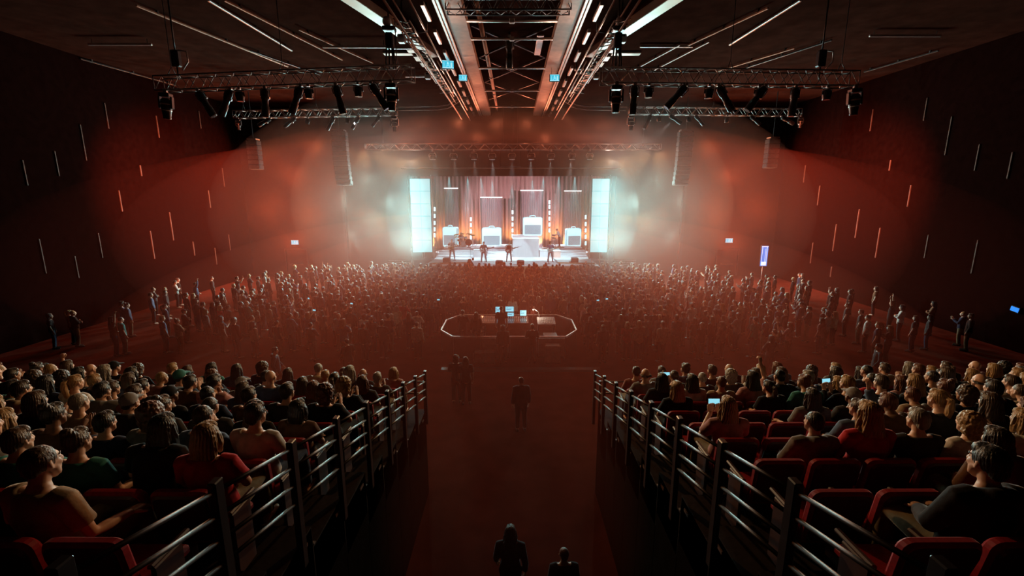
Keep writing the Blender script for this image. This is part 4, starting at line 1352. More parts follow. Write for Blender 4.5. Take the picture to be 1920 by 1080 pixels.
def make_seat():
    t = thing('theatre_seat', '', 'seat')
    b = MB(); b.box((0, -.02, .43), (.46, .44, .09), (R(-3), 0, 0), .03); local(t, 'seat_cushion', b, M['seat_red'])
    # backrest: red padded edge round a dark shell
    b = MB()
    prof = []
    w, z0, z1, r = .245, .40, .94, .07
    pts = [(-w + .02, z0), (w - .02, z0)]
    for k in range(5):
        a = R(22.5 * k); pts.append((w - r + r * math.cos(a), z1 - r + r * math.sin(a)))
    for k in range(5):
        a = R(90 + 22.5 * k); pts.append((-w + r + r * math.cos(a), z1 - r + r * math.sin(a)))
    lean = lambda z, y: y - (z - .40) * .18
    rings = [[Vector((u * s, lean(v, y), v if s == 1 else .67 + (v - .67) * s)) for u, v in pts] for y, s in ((-.20, .93), (-.225, 1), (-.265, 1), (-.285, .93))]
    b.loft(rings); back = local(t, 'backrest', b, M['seat_red'])
    b = MB()
    rings = [[Vector((u * s, lean(v, y), .66 + (v - .66) * s)) for u, v in pts] for y, s in ((-.284, .90), (-.30, .84))]
    b.loft(rings); local(t, 'back_shell', b, M['seat_shell'], par=back)
    for s in (-1, 1):
        b = MB(); b.box((s * .265, -.04, .62), (.045, .36, .035), None, .012); local(t, 'armrest', b, M['seat_shell'])
        b = MB(); b.bb((s * .265 - .018, -.2, 0), (s * .265 + .018, .06, .60), .01); local(t, 'leg', b, M['seat_shell'])
    return Proto(t)


SEAT = make_seat()
SEATS = []          # (side, row, n, x, y, z, yaw)
for sx in (-1, 1):
    for k in range(NROW):
        # columns as far out as the frame shows, and one more
        for n in range(40):
            l = AIS + .62 + n * SEATW
            y = row_y(k) + row_bend(l - AIS)
            z = row_z(k)
            zc = y * math.cos(PITCH) + (CAMZ - z - 1.0) * math.sin(PITCH)
            if l > WID[sx] - .3 or l / zc * FPX > 960 + 75:
                break
            if k >= 9 and l / zc * FPX < 700:
                continue
            SEATS.append((sx, k, n + 1, sx * l, y, z, sx * R(.35 * (l - AIS))))
EMPTY = set()
for n in range(1, 4):
    for k in (3, 4, 5):
        EMPTY.add((1, k, n))
for k, ns in ((7, (1, 2, 3)), (8, (1, 2, 3)), (6, (1,)), (9, (1, 2, 3, 4))):
    for n in ns:
        EMPTY.add((-1, k, n)); EMPTY.add((1, k, n))
rnd = random.Random(11)
for s in SEATS:
    if rnd.random() < .07:
        EMPTY.add(s[:3])
for sx, k, n, x, y, z, yaw in SEATS:
    e = (sx, k, n) in EMPTY
    SEAT.place((x, y, z), (0, 0, yaw), '%s red folding theatre seat, %s from the aisle in the %s, %s stand' % ('empty' if e else 'occupied', nth(n), ROWN[k], SIDE[sx]), 'red theatre seats')

# ================================================================== PEOPLE
def remesh(mb, voxel, smooth=3, ratio=1.0, name='person'):
    ob = bpy.data.objects.new('tmp', mb.mesh('tmp'))
    COL.objects.link(ob)
    m = ob.modifiers.new('r', 'REMESH'); m.mode = 'VOXEL'; m.voxel_size = voxel
    if smooth:
        s = ob.modifiers.new('s', 'SMOOTH'); s.factor = .5; s.iterations = smooth
    if ratio < 1:
        d = ob.modifiers.new('d', 'DECIMATE'); d.ratio = ratio
    me = bpy.data.meshes.new_from_object(ob.evaluated_get(bpy.context.evaluated_depsgraph_get()))
    me.name = name
    old = ob.data
    bpy.data.objects.remove(ob)
    bpy.data.meshes.remove(old)
    me.shade_smooth()
    return me


def join_geo(me, mb):
    """append more geometry to a mesh"""
    v = np.empty(len(me.vertices) * 3); me.vertices.foreach_get('co', v)
    v = [tuple(p) for p in v.reshape(-1, 3)]
    o = len(v)
    f = [tuple(p.vertices) for p in me.polygons] + [tuple(i + o for i in q) for q in mb.f]
    n = bpy.data.meshes.new(me.name)
    n.from_pydata(v + mb.v, [], f)
    n.shade_smooth()
    bpy.data.meshes.remove(me)
    return n


def xf(mb, mtx):
    mb.v = [tuple(mtx @ Vector(p)) for p in mb.v]
    return mb


def head_mb():
    b = MB()
    b.ell((0, -.012, .020), (.074, .094, .092), None, 18, 12)                    # skull
    b.tube([(0, .018, .03), (0, .034, -.03), (0, .048, -.082), (0, .052, -.104)], [(.066, .060), (.060, .056), (.045, .044), (.028, .028)], 14, side=(1, 0, 0), round_ends=True)   # face to chin
    b.tube([(-.050, .030, -.045), (-.030, .058, -.092)], [.024, .018], 8, round_ends=True)
    b.tube([(.050, .030, -.045), (.030, .058, -.092)], [.024, .018], 8, round_ends=True)                                                                                          # jaw corners
    b.tube([(0, .086, .022), (0, .100, -.008), (0, .108, -.028)], [.010, .012, .015], 8, round_ends=True)                                                                          # nose
    b.ell((-.012, .094, -.031), (.010, .010, .008)); b.ell((.012, .094, -.031), (.010, .010, .008))
    b.tube([(-.040, .070, .030), (0, .082, .034), (.040, .070, .030)], [.011, .012, .011], 8, round_ends=True)                                                                     # brow
    b.tube([(-.022, .084, -.056), (0, .092, -.053), (.022, .084, -.056)], [.006, .008, .006], 8, round_ends=True)                                                                  # upper lip
    b.tube([(-.018, .083, -.068), (0, .090, -.069), (.018, .083, -.068)], [.006, .008, .006], 8, round_ends=True)                                                                  # lower lip
    for s in (-1, 1):
        b.ell((s * .040, .062, -.022), (.024, .020, .022))                                                                                                                        # cheek
        b.tube([(s * .074, -.004, .026), (s * .082, -.014, .006), (s * .080, -.008, -.018), (s * .074, .002, -.034)], [.008, .012, .010, .007], 8, round_ends=True)                  # ear
    return b


def hand_mb(b, wr, d, nrm, side, curl=.5, size=1.0):
    """palm, four fingers and a thumb; d points along the fingers, nrm out of the palm side"""
    wr = Vector(wr); d = Vector(d).normalized(); nrm = Vector(nrm); nrm = (nrm - d * nrm.dot(d)).normalized()
    x = d.cross(nrm) * side          # towards the thumb
    L = .088 * size
    b.tube([wr - d * .03, wr, wr + d * L * .5, wr + d * L], [(.027, .021), (.030, .018), (.041, .015), (.042, .013)], 10, side=x, round_ends=True)
    for i, (off, ln) in enumerate(((.031, .070), (.0105, .080), (-.0105, .073), (-.031, .056))):
        p0 = wr + d * (L - .012) + x * off
        a = curl * .7
        d1 = (d * math.cos(a) + nrm * math.sin(a))
        d2 = (d * math.cos(a * 2.1) + nrm * math.sin(a * 2.1))
        d3 = (d * math.cos(a * 2.9) + nrm * math.sin(a * 2.9))
        p1 = p0 + d1 * ln * .5 * size; p2 = p1 + d2 * ln * .32 * size; p3 = p2 + d3 * ln * .24 * size
        b.tube([p0, p1, p2, p3], [.0098, .0092, .0084, .0070], 7, round_ends=True)
    p0 = wr + d * .022 + x * .026
    p1 = p0 + (x * .75 + d * .6 + nrm * .25).normalized() * .036 * size
    p2 = p1 + (x * .25 + d * .85 + nrm * .4).normalized() * .032 * size
    b.tube([p0, p1, p2], [.014, .0115, .0095], 7, round_ends=True)


def pose_base(seated):
    if seated:
        P = dict(hip=(0, 0, .53), waist=(0, -.045, .70), chest=(0, -.075, .87), sho=(0, -.07, .985), neck=(0, -.055, 1.05), head=(0, -.02, 1.175),
                 kl=(-.14, .42, .52), kr=(.14, .42, .52), al=(-.15, .46, .09), ar=(.15, .46, .09), sl=(-.185, -.07, .965), sr=(.185, -.07, .965))
    else:
        P = dict(hip=(0, 0, .93), waist=(0, .005, 1.08), chest=(0, -.01, 1.27), sho=(0, -.015, 1.40), neck=(0, -.005, 1.47), head=(0, .02, 1.595),
                 kl=(-.10, .02, .49), kr=(.10, .02, .49), al=(-.115, -.03, .09), ar=(.115, -.03, .09), sl=(-.185, -.015, 1.385), sr=(.185, -.015, 1.385))
    P['seated'] = seated
    P['hy'] = 0; P['hp'] = 0
    return P


def mir(p):
    return (-p[0], p[1], p[2])


def arms(P, er, wr, dr, nr, el=None, wl=None, dl=None, nl=None, curl=.5):
    P['er'], P['wr'], P['dr'], P['nr'] = er, wr, dr, nr
    P['el'] = el or mir(er); P['wl'] = wl or mir(wr); P['dl'] = dl or mir(dr); P['nl'] = nl or mir(nr)
    P['curl'] = curl
    return P


POSES = {}


def P_(name, seated, *a, **k):
    ov = k.pop('ov', {})
    P = pose_base(seated)
    P.update(ov)
    POSES[name] = arms(P, *a, **k)


# seated: hands on lap, clapping, chin on hand, phone, arms folded, arms on rests, fist raised, leaning
P_('s_lap', True, (.255, .02, .72), (.09, .25, .64), (-.5, .8, -.1), (0, 0, -1))
P_('s_clap', True, (.265, .06, .74), (.055, .26, .88), (-.15, .55, .8), (-1, .1, 0), curl=.15)
P_('s_chin', True, (.20, .30, .66), (.06, .10, .98), (-.25, -.1, .9), (-.2, -.9, .1), el=(-.255, .04, .71), wl=(-.06, .26, .64), dl=(.6, .75, 0), nl=(0, 0, -1), curl=1.0, ov=dict(chest=(0, -.02, .86), sho=(0, .0, .97), neck=(0, .03, 1.03), head=(0, .075, 1.145), sl=(-.185, 0, .95), sr=(.185, 0, .95)))
P_('s_phone', True, (.26, .06, .75), (.06, .30, .93), (-.1, .35, .9), (0, -1, .2), curl=.8, ov=dict(hp=.05))
P_('s_fold', True, (.25, .06, .74), (-.03, .17, .80), (-.9, .2, .1), (0, -.9, -.3), el=(-.25, .06, .74), wl=(.03, .20, .76), dl=(.9, .15, .1), nl=(0, -.9, -.3), curl=.4)
P_('s_rest', True, (.275, -.02, .70), (.275, .22, .665), (0, 1, -.1), (0, 0, -1), curl=.35)
P_('s_fist', True, (.33, .10, 1.12), (.27, .16, 1.36), (-.05, .1, 1), (-.3, .9, 0), el=(-.255, .02, .72), wl=(-.10, .25, .64), dl=(.5, .8, -.1), nl=(0, 0, -1), curl=1.2)
P_('s_knee', True, (.27, .12, .72), (.15, .40, .63), (0, .8, -.5), (0, -.3, -.9), curl=.5, ov=dict(waist=(0, .02, .70), chest=(0, .06, .85), sho=(0, .10, .955), neck=(0, .14, 1.01), head=(0, .20, 1.115), sl=(-.185, .09, .94), sr=(.185, .09, .94)))
# standing
P_('t_down', False, (.235, -.02, 1.10), (.25, .06, .86), (0, .15, -1), (-1, 0, 0), curl=.5)
P_('t_clap', False, (.265, .10, 1.16), (.055, .32, 1.28), (-.15, .5, .8), (-1, .1, 0), curl=.15)
P_('t_phone', False, (.24, .20, 1.30), (.07, .36, 1.58), (-.1, .2, 1), (0, -.9, .2), curl=.8)
P_('t_cheer', False, (.30, .05, 1.60), (.25, .10, 1.86), (0, .1, 1), (-.3, .9, 0), el=(-.25, .04, 1.12), wl=(-.22, .2, .96), dl=(0, .7, -.5), nl=(1, 0, 0), curl=1.1)
P_('t_arms', False, (.34, .02, 1.58), (.33, .06, 1.84), (.05, .1, 1), (-.3, .9, 0), curl=.1)
P_('t_fold', False, (.26, .09, 1.14), (-.03, .20, 1.20), (-.9, .2, .1), (0, -.9, -.3), el=(-.26, .09, 1.14), wl=(.03, .23, 1.16), dl=(.9, .15, .1), nl=(0, -.9, -.3), curl=.4)
P_('t_walk', False, (.25, -.08, 1.11), (.25, .02, .87), (0, .2, -1), (-1, 0, 0), el=(-.24, .02, 1.11), wl=(-.25, .18, .91), dl=(0, .5, -.8), nl=(1, 0, 0), curl=.5,
   ov=dict(kl=(-.09, .13, .50), kr=(.09, -.02, .50), al=(-.10, .10, .09), ar=(.10, -.30, .14)))
# musicians
P_('m_guitar', False, (.33, -.02, 1.13), (.155, .20, 1.02), (-.8, .1, -.35), (-.1, -1, 0), el=(-.33, .07, 1.13), wl=(-.46, .23, 1.175), dl=(-.3, .35, .6), nl=(.3, -.9, .2), curl=1.1,
   ov=dict(kl=(-.16, .04, .49), kr=(.16, .04, .49), al=(-.21, 0, .09), ar=(.21, 0, .09)))
P_('m_drum', True, (.30, .10, .78), (.20, .36, .86), (-.2, .9, .3), (-.5, 0, -.8), el=(-.29, .10, .80), wl=(-.16, .38, .92), dl=(.1, .9, .35), nl=(.5, 0, -.8), curl=1.2)
P_('m_keys', False, (.25, .16, 1.10), (.16, .42, 1.06), (-.1, 1, -.2), (0, 0, -1), curl=.45, ov=dict(waist=(0, .03, 1.08), chest=(0, .10, 1.26), sho=(0, .15, 1.37), neck=(0, .18, 1.43), head=(0, .24, 1.535), sl=(-.18, .14, 1.355), sr=(.18, .14, 1.355), hp=-.25))


def V3(p):
    return Vector(p)


def torso_chain(P, g):
    h = V3(P['hip']); w = V3(P['waist']); c = V3(P['chest']); s = V3(P['sho']); n = V3(P['neck'])
    return [h + Vector((0, 0, -.07)), h, w, c, s, n.lerp(s, .45)], [(.155 + g, .112 + g), (.172 + g, .122 + g), (.142 + g, .105 + g), (.165 + g, .118 + g), (.150 + g, .088 + g), (.075 + g, .062 + g)]


def body_mesh(P, voxel, ratio):
    b = MB()
    pts, rad = torso_chain(P, 0)
    b.tube(pts, rad, 16, side=(1, 0, 0), round_ends=True)
    n = V3(P['neck']); hd = V3(P['head'])
    b.tube([n - (hd - n).normalized() * .08, n, hd + Vector((0, -.02, -.04))], [.066, .054, .055], 12, round_ends=True)
    for s in 'lr':
        sh, e, w = V3(P['s' + s]), V3(P['e' + s]), V3(P['w' + s])
        sgn = -1 if s == 'l' else 1
        b.tube([sh - Vector((sgn * .05, 0, -.012)), sh, sh.lerp(e, .5), e, e.lerp(w, .35), w], [.058, .060, .047, .039, .039, .027], 10, round_ends=True)
        k, a = V3(P['k' + s]), V3(P['a' + s])
        h = V3(P['hip']) + Vector((sgn * .095, 0, -.02))
        b.tube([h, h.lerp(k, .5), k, k.lerp(a, .35), a], [.092, .078, .058, .056, .038], 12, round_ends=True)
        b.tube([a + Vector((0, -.04, -.045)), a + Vector((0, .08, -.055)), a + Vector((0, .17, -.06))], [.036, .036, .026], 8, round_ends=True)
    hm = Matrix.Translation(hd) @ Euler((P['hp'], 0, P['hy'])).to_matrix().to_4x4()
    h = xf(head_mb(), hm)
    b.add(h.v, h.f)
    me = remesh(b, voxel, 2, ratio)
    hb = MB()
    for s in 'lr':
        hand_mb(hb, P['w' + s], P['d' + s], P['n' + s], 1 if s == 'l' else -1, P['curl'])
    return join_geo(me, hb)


def cloth(P, kind, voxel, ratio):
    b = MB()
    if kind in ('tee', 'long', 'hood'):
        pts, rad = torso_chain(P, .016 if kind != 'hood' else .026)
        pts = pts[:5] + [pts[4].lerp(pts[5], .75)]
        rad[5] = (.088, .076)
        if P['seated']:
            pts[0] = V3(P['hip']) + Vector((0, 0, -.03))
        else:
            pts[0] = V3(P['hip']) + Vector((0, 0, -.10)); rad[0] = (.180, .135)
        b.tube(pts, rad, 18, side=(1, 0, 0))
        for s in 'lr':
            sh, e, w = V3(P['s' + s]), V3(P['e' + s]), V3(P['w' + s])
            sgn = -1 if s == 'l' else 1
            g = .012 if kind != 'hood' else .02
            base = [sh - Vector((sgn * .07, 0, -.008)), sh]
            if kind == 'tee':
                b.tube(base + [sh.lerp(e, .45), sh.lerp(e, .72)], [.066 + g, .066 + g, .058 + g, .062 + g], 12)
            else:
                b.tube(base + [sh.lerp(e, .5), e, e.lerp(w, .4), e.lerp(w, .92)], [.062 + g, .062 + g, .050 + g, .044 + g, .041 + g, .034 + g], 12)
        if kind == 'hood':
            n = V3(P['neck'])
            b.tube([n + Vector((-.10, -.02, -.05)), n + Vector((-.06, -.085, -.03)), n + Vector((.06, -.085, -.03)), n + Vector((.10, -.02, -.05))], [.04, .055, .055, .04], 10, round_ends=True)
        else:
            n = V3(P['neck'])       # neckband
            b.tube([n + Vector((.07 * math.cos(a), .062 * math.sin(a) - .005, -.045 + .012 * -math.sin(a))) for a in [k * PI / 6 for k in range(13)]], .012, 6)
        return remesh(b, voxel, 2, ratio, 'top')
    if kind == 'trousers':
        h = V3(P['hip'])
        b.tube([h + Vector((0, 0, -.10)), h, h + Vector((0, 0, .09))], [(.165, .125), (.182, .134), (.160, .122)], 16, side=(1, 0, 0))
        for s in 'lr':
            sgn = -1 if s == 'l' else 1
            k, a = V3(P['k' + s]), V3(P['a' + s])
            q = h + Vector((sgn * .092, 0, -.03))
            b.tube([q, q.lerp(k, .5), k, k.lerp(a, .4), k.lerp(a, .96)], [.108, .094, .074, .070, .062], 12)
        return remesh(b, voxel, 2, ratio, 'trousers')
    if kind == 'shoes':
        for s in 'lr':
            a = V3(P['a' + s])
            z = Vector((0, 0, -.002))
            b.tube([a + Vector((0, -.055, -.040)) + z, a + Vector((0, .02, -.035)) + z, a + Vector((0, .10, -.05)) + z, a + Vector((0, .19, -.058)) + z], [(.040, .046), (.044, .052), (.046, .036), (.036, .026)], 10, side=(1, 0, 0), round_ends=True)
        return remesh(b, voxel, 1, ratio, 'shoes')


def hair_mesh(style, voxel=.008, ratio=.6):
    b = MB()
    if style == 'short':
        b.ell((0, -.024, .034), (.086, .100, .096), None, 20, 14)
        b.ell((0, .030, .080), (.066, .055, .045)); b.ell((0, -.075, -.02), (.062, .042, .06))
    elif style == 'crop':
        b.ell((0, -.022, .031), (.080, .096, .091), None, 20, 14); b.ell((0, -.07, -.015), (.06, .036, .05))
    elif style == 'long':
        b.ell((0, -.024, .034), (.090, .104, .098), None, 20, 14); b.ell((0, .030, .080), (.068, .056, .045))
        b.tube([(0, -.045, .03), (0, -.075, -.08), (0, -.100, -.18), (0, -.115, -.29), (0, -.112, -.36)], [(.088, .070), (.098, .058), (.110, .045), (.105, .034), (.07, .02)], 16, side=(1, 0, 0), round_ends=True)
        for s in (-1, 1):
            b.tube([(s * .074, .005, .02), (s * .086, -.010, -.07), (s * .090, -.02, -.16), (s * .088, -.02, -.25)], [.026, .030, .030, .016], 9, round_ends=True)
    elif style == 'bob':
        b.ell((0, -.024, .032), (.094, .106, .100), None, 20, 14); b.ell((0, .030, .080), (.070, .056, .045))
        b.tube([(0, -.045, .02), (0, -.062, -.06), (0, -.068, -.13)], [(.098, .075), (.110, .072), (.100, .055)], 16, side=(1, 0, 0), round_ends=True)
        for s in (-1, 1):
            b.tube([(s * .080, .005, .02), (s * .094, 0, -.06), (s * .088, .004, -.125)], [.026, .030, .020], 9, round_ends=True)
    elif style == 'bun':
        b.ell((0, -.024, .032), (.084, .099, .093), None, 20, 14); b.ell((0, .030, .078), (.064, .052, .042)); b.ell((0, -.07, -.02), (.058, .036, .05))
        b.ell((0, -.080, .118), (.048, .046, .042), None, 14, 9); b.tube([(-.04, -.07, .10), (.04, -.07, .10)], .03, 8, round_ends=True)
    elif style == 'ponytail':
        b.ell((0, -.024, .032), (.084, .099, .093), None, 20, 14); b.ell((0, .030, .078), (.064, .052, .042)); b.ell((0, -.07, -.02), (.058, .036, .05))
        b.tube([(0, -.10, .06), (0, -.150, .05), (0, -.165, -.04), (0, -.145, -.16), (0, -.13, -.23)], [.026, .038, .042, .034, .010], 10, round_ends=True)
    elif style == 'curly':
        b.ell((0, -.030, .040), (.112, .120, .112), None, 20, 14)
        b.tube([(0, -.04, .02), (0, -.06, -.07), (0, -.065, -.12)], [(.105, .08), (.112, .07), (.08, .05)], 16, side=(1, 0, 0), round_ends=True)
    elif style == 'receding':
        b.tube([(.076, .0, .0), (.062, -.06, -.005), (0, -.092, -.005), (-.062, -.06, -.005), (-.076, .0, .0)], [(.016, .034), (.020, .048), (.022, .055), (.020, .048), (.016, .034)], 9, side=(0, 0, 1), round_ends=True)
    elif style == 'cap':
        b.ell((0, -.020, .045), (.086, .102, .086), None, 20, 14)
        b.tube([(0, .05, .045), (0, .12, .040), (0, .165, .030)], [(.080, .012), (.076, .010), (.05, .007)], 14, side=(1, 0, 0), round_ends=True)
        b.ell((0, -.02, .132), (.012, .012, .008))
        return remesh(b, voxel, 2, ratio, 'cap')
    me = remesh(b, voxel, 2, 1.0, 'hair')
    # locks: ridges that run down from the crown
    n = len(me.vertices)
    co = np.empty(n * 3); me.vertices.foreach_get('co', co); co = co.reshape(-1, 3)
    no = np.empty(n * 3); me.vertices.foreach_get('normal', no); no = no.reshape(-1, 3)
    if style == 'curly':
        d = np.array([noise.noise(Vector(p) * 38) * .013 + noise.noise(Vector(p) * 90) * .005 for p in co])
    else:
        ang = np.arctan2(co[:, 0], -(co[:, 1] + .02))
        w = np.array([noise.noise(Vector((p[0] * 6, p[1] * 6, p[2] * 9))) for p in co])
        amp = {'long': .0045, 'bob': .004, 'ponytail': .003, 'bun': .003}.get(style, .0025)
        d = amp * np.sin(ang * 26 + w * 5) + .5 * amp * np.sin(ang * 57 + w * 9) + w * .004
    co = co + no * d[:, None]
    me.vertices.foreach_set('co', co.ravel())
    me.update()
    return me


def cloth_mat(name, c, **k):
    return mat(name, [q * .8 for q in c], .85, var=.2, scale=14, bump=.35, sheen=k.get('sheen', .6), spec=.12)


SKIN = [mat('skin_' + n, c, .5, var=.08, scale=20, spec=.35) for n, c in (('pale', (.62, .36, .25)), ('fair', (.55, .30, .20)), ('tan', (.42, .22, .13)), ('brown', (.22, .105, .06)))]
HAIRC = {n: mat('hair_' + n.replace(' ', '_'), c, .45, var=.35, scale=60, bump=.5, sheen=1.0, stretch=(1, 1, .12), spec=.5) for n, c in
         (('dark', (.022, .011, .006)), ('black', (.010, .007, .006)), ('brown', (.06, .028, .012)), ('blonde', (.32, .18, .07)), ('auburn', (.12, .034, .012)), ('grey', (.24, .21, .18)))}
TOPC = {n: cloth_mat('cloth_' + n, c) for n, c in
        (('black', (.018, .015, .015)), ('charcoal', (.05, .045, .045)), ('grey', (.20, .18, .17)), ('navy', (.025, .03, .06)), ('white', (.68, .62, .57)), ('beige', (.45, .33, .22)),
         ('red', (.50, .02, .02)), ('teal', (.05, .22, .20)), ('brown', (.16, .08, .045)), ('denim', (.10, .14, .22)), ('pink', (.52, .26, .24)), ('plaid', (.28, .10, .08)))}
TROU = [cloth_mat('trouser_' + n, c) for n, c in (('black', (.015, .013, .013)), ('denim', (.05, .07, .12)), ('khaki', (.20, .15, .09)), ('grey', (.26, .24, .25)))]
SHOE = mat('shoe_leather', (.03, .025, .022), .4, var=.2, scale=20)
CAPM = {n: cloth_mat('cap_' + n, c) for n, c in (('black', (.02, .017, .017)), ('grey', (.28, .25, .24)), ('teal', (.05, .20, .18)))}

HAIRS = {s: hair_mesh(s) for s in ('short', 'crop', 'long', 'bob', 'bun', 'ponytail', 'curly', 'receding', 'cap')}
for h in HAIRS.values():
    h.materials.append(None)
GEO = {}


def geo(pose):
    """body and clothing meshes of a pose, made the first time it is asked for"""
    if pose not in GEO:
        P = POSES[pose]
        near = pose.startswith('s_')
        vb, vc = (.0105, .013) if near else (.013, .016)
        g = dict(body=body_mesh(P, vb, .45 if near else .35), tee=cloth(P, 'tee', vc, .5), long=cloth(P, 'long', vc, .5), hood=cloth(P, 'hood', vc, .5), trousers=cloth(P, 'trousers', vc, .4), shoes=cloth(P, 'shoes', .012, .5))
        for m in g.values():
            m.materials.append(None)
        g['head'] = Matrix.Translation(V3(P['head'])) @ Euler((P['hp'], 0, P['hy'])).to_matrix().to_4x4()
        GEO[pose] = g
    return GEO[pose]


EYE = MB()
for s_ in (-1, 1):
    EYE.ell((s_ * .031, .071, .008), (.013, .011, .008), None, 8, 6)
nfw = len(EYE.f)
for s_ in (-1, 1):
    EYE.lathe([(.0062, .0800), (.0050, .0826), (.0015, .0832)], (s_ * .031, 0, .008), 10, 'y')
EYE_ME = EYE.mesh('eyes', mat('eye_white', (.55, .5, .46), .2, var=.05, scale=30), True)
EYE_ME.materials.append(mat('eye_iris', (.06, .035, .02), .15, var=.2, scale=60))
for p_ in EYE_ME.polygons:
    if p_.index >= nfw:
        p_.material_index = 1
BROW = MB()
for s_ in (-1, 1):
    BROW.tube([(s_ * .014, .087, .030), (s_ * .034, .083, .036), (s_ * .052, .068, .030)], [.004, .0045, .003], 6, round_ends=True)
BROW_ME = BROW.mesh('eyebrows', None, True)
BROW_ME.materials.append(None)


def child(name, me, m, par, mtx=None):
    o = bpy.data.objects.new(name, me)
    COL.objects.link(o)
    o.parent = par
    if m is not None:
        o.material_slots[0].link = 'OBJECT'
        o.material_slots[0].material = m
    if mtx is not None:
        o.matrix_local = mtx
    return o


def person(pose, loc, yaw, hair, hairc, top, topc, skin, label, group=None, scale=1.0, trou=0, face=False, cap='black', shoes=True):
    g = geo(pose)
    o = bpy.data.objects.new('person', g['body'])
    COL.objects.link(o)
    o.location = loc
    o.rotation_euler = (0, 0, yaw)
    o.scale = (scale,) * 3
    o.material_slots[0].link = 'OBJECT'
    o.material_slots[0].material = SKIN[skin]
    if hair != 'bald':
        if hair == 'cap':
            child('hair', HAIRS['crop'], HAIRC[hairc], o, g['head'])
            child('cap', HAIRS['cap'], CAPM[cap], o, g['head'] @ Matrix.Diagonal((1.04, 1.04, 1.02, 1)))
        else:
            child('hair', HAIRS[hair], HAIRC[hairc], o, g['head'])
    child({'tee': 't_shirt', 'long': 'shirt', 'hood': 'hooded_top'}[top], g[top], TOPC[topc], o)
    child('trousers', g['trousers'], TROU[trou], o)
    if shoes:
        child('shoes', g['shoes'], SHOE, o)
    if face:
        child('eyes', EYE_ME, None, o, g['head'])
        child('eyebrows', BROW_ME, HAIRC[hairc], o, g['head'])
    return tag(o, label, 'person', group)


HDESC = {'short': 'short %s hair', 'crop': 'cropped %s hair', 'long': 'long %s hair', 'bob': '%s bob haircut', 'bun': '%s hair bun', 'ponytail': '%s ponytail', 'curly': 'curly %s hair', 'receding': 'balding %s hair', 'cap': 'cap', 'bald': 'bald head'}
TDESC = {'tee': '%s t-shirt', 'long': '%s long-sleeved top', 'hood': '%s hooded top'}


def desc(hair, hairc, top, topc):
    h = HDESC[hair]
    return (h % hairc if '%s' in h else h), TDESC[top] % topc


def pick(rnd, near=False):
    hair = rnd.choices(['short', 'crop', 'long', 'bob', 'bun', 'ponytail', 'curly', 'receding', 'cap', 'bald'], [22, 12, 24, 9, 6, 7, 8, 3, 6, 3])[0]
    hairc = rnd.choices(['dark', 'black', 'brown', 'blonde', 'auburn', 'grey'], [30, 14, 22, 18, 8, 8])[0]
    top = rnd.choices(['tee', 'long', 'hood'], [42, 40, 18])[0]
    topc = rnd.choices(list(TOPC), [26, 14, 8, 10, 9, 6, 3, 2, 6, 8, 4, 4])[0]
    skin = rnd.choices([0, 1, 2, 3], [35, 40, 17, 8])[0]
    return hair, hairc, top, topc, skin


# ------------------------------------------------------------------ seated audience
rnd = random.Random(5)
# the ones one recognises in the photograph: (side, row, seat) -> look and pose
HERO = {}


def seat_px(px, py, row_hint=None, side=None):
    """seat whose sitter's head shows nearest to photo pixel px,py"""
    best = None
    for s in SEATS:
        if side and s[0] != side:
            continue
        sx, k, n, x, y, z, yaw = s
        hz = z + 1.18
        zc = y * math.cos(PITCH) + (CAMZ - hz) * math.sin(PITCH)
        yy = (CAMZ - hz) * math.cos(PITCH) - y * math.sin(PITCH)
        e = (960 + x / zc * FPX - px) ** 2 + (540 + yy / zc * FPX - py) ** 2
        if best is None or e < best[0]:
            best = (e, s[:3])
    return best[1]


for px, py, look in (
        (25, 935, ('s_rest', 'crop', 'brown', 'tee', 'beige', 0)), (165, 862, ('s_rest', 'bun', 'brown', 'tee', 'teal', 1)),
        (20, 830, ('s_lap', 'short', 'brown', 'tee', 'teal', 0)), (262, 820, ('s_knee', 'long', 'black', 'tee', 'black', 1)), (375, 820, ('s_lap', 'bob', 'blonde', 'tee', 'red', 1)), (470, 800, ('s_lap', 'short', 'dark', 'long', 'white', 1)),
        (215, 775, ('s_chin', 'cap', 'dark', 'hood', 'charcoal', 1)), (160, 735, ('s_lap', 'ponytail', 'blonde', 'tee', 'white', 0)), (545, 735, ('s_lap', 'short', 'dark', 'long', 'charcoal', 1)), (630, 745, ('s_clap', 'curly', 'auburn', 'tee', 'black', 0)),
        (1610, 805, ('s_lap', 'long', 'blonde', 'long', 'red', 0)), (1500, 785, ('s_lap', 'crop', 'dark', 'hood', 'grey', 1)), (1710, 785, ('s_lap', 'short', 'grey', 'long', 'charcoal', 0)), (1835, 800, ('s_lap', 'curly', 'blonde', 'tee', 'white', 0)),
        (1812, 860, ('s_rest', 'short', 'auburn', 'long', 'black', 0)), (1385, 800, ('s_phone', 'long', 'blonde', 'tee', 'pink', 0)), (1570, 740, ('s_phone', 'short', 'blonde', 'long', 'black', 0)), (1415, 715, ('s_fist', 'long', 'dark', 'tee', 'pink', 1)),
        (1265, 712, ('s_phone', 'crop', 'dark', 'tee', 'charcoal', 1)), (1225, 745, ('s_lap', 'long', 'black', 'tee', 'black', 1)), (1245, 748, ('s_lap', 'long', 'blonde', 'tee', 'black', 0)), (1880, 960, ('s_lap', 'short', 'black', 'hood', 'black', 1))):
    s = seat_px(px, py)
    HERO[s] = look
    EMPTY.discard(s)
SEATED_AT = {}
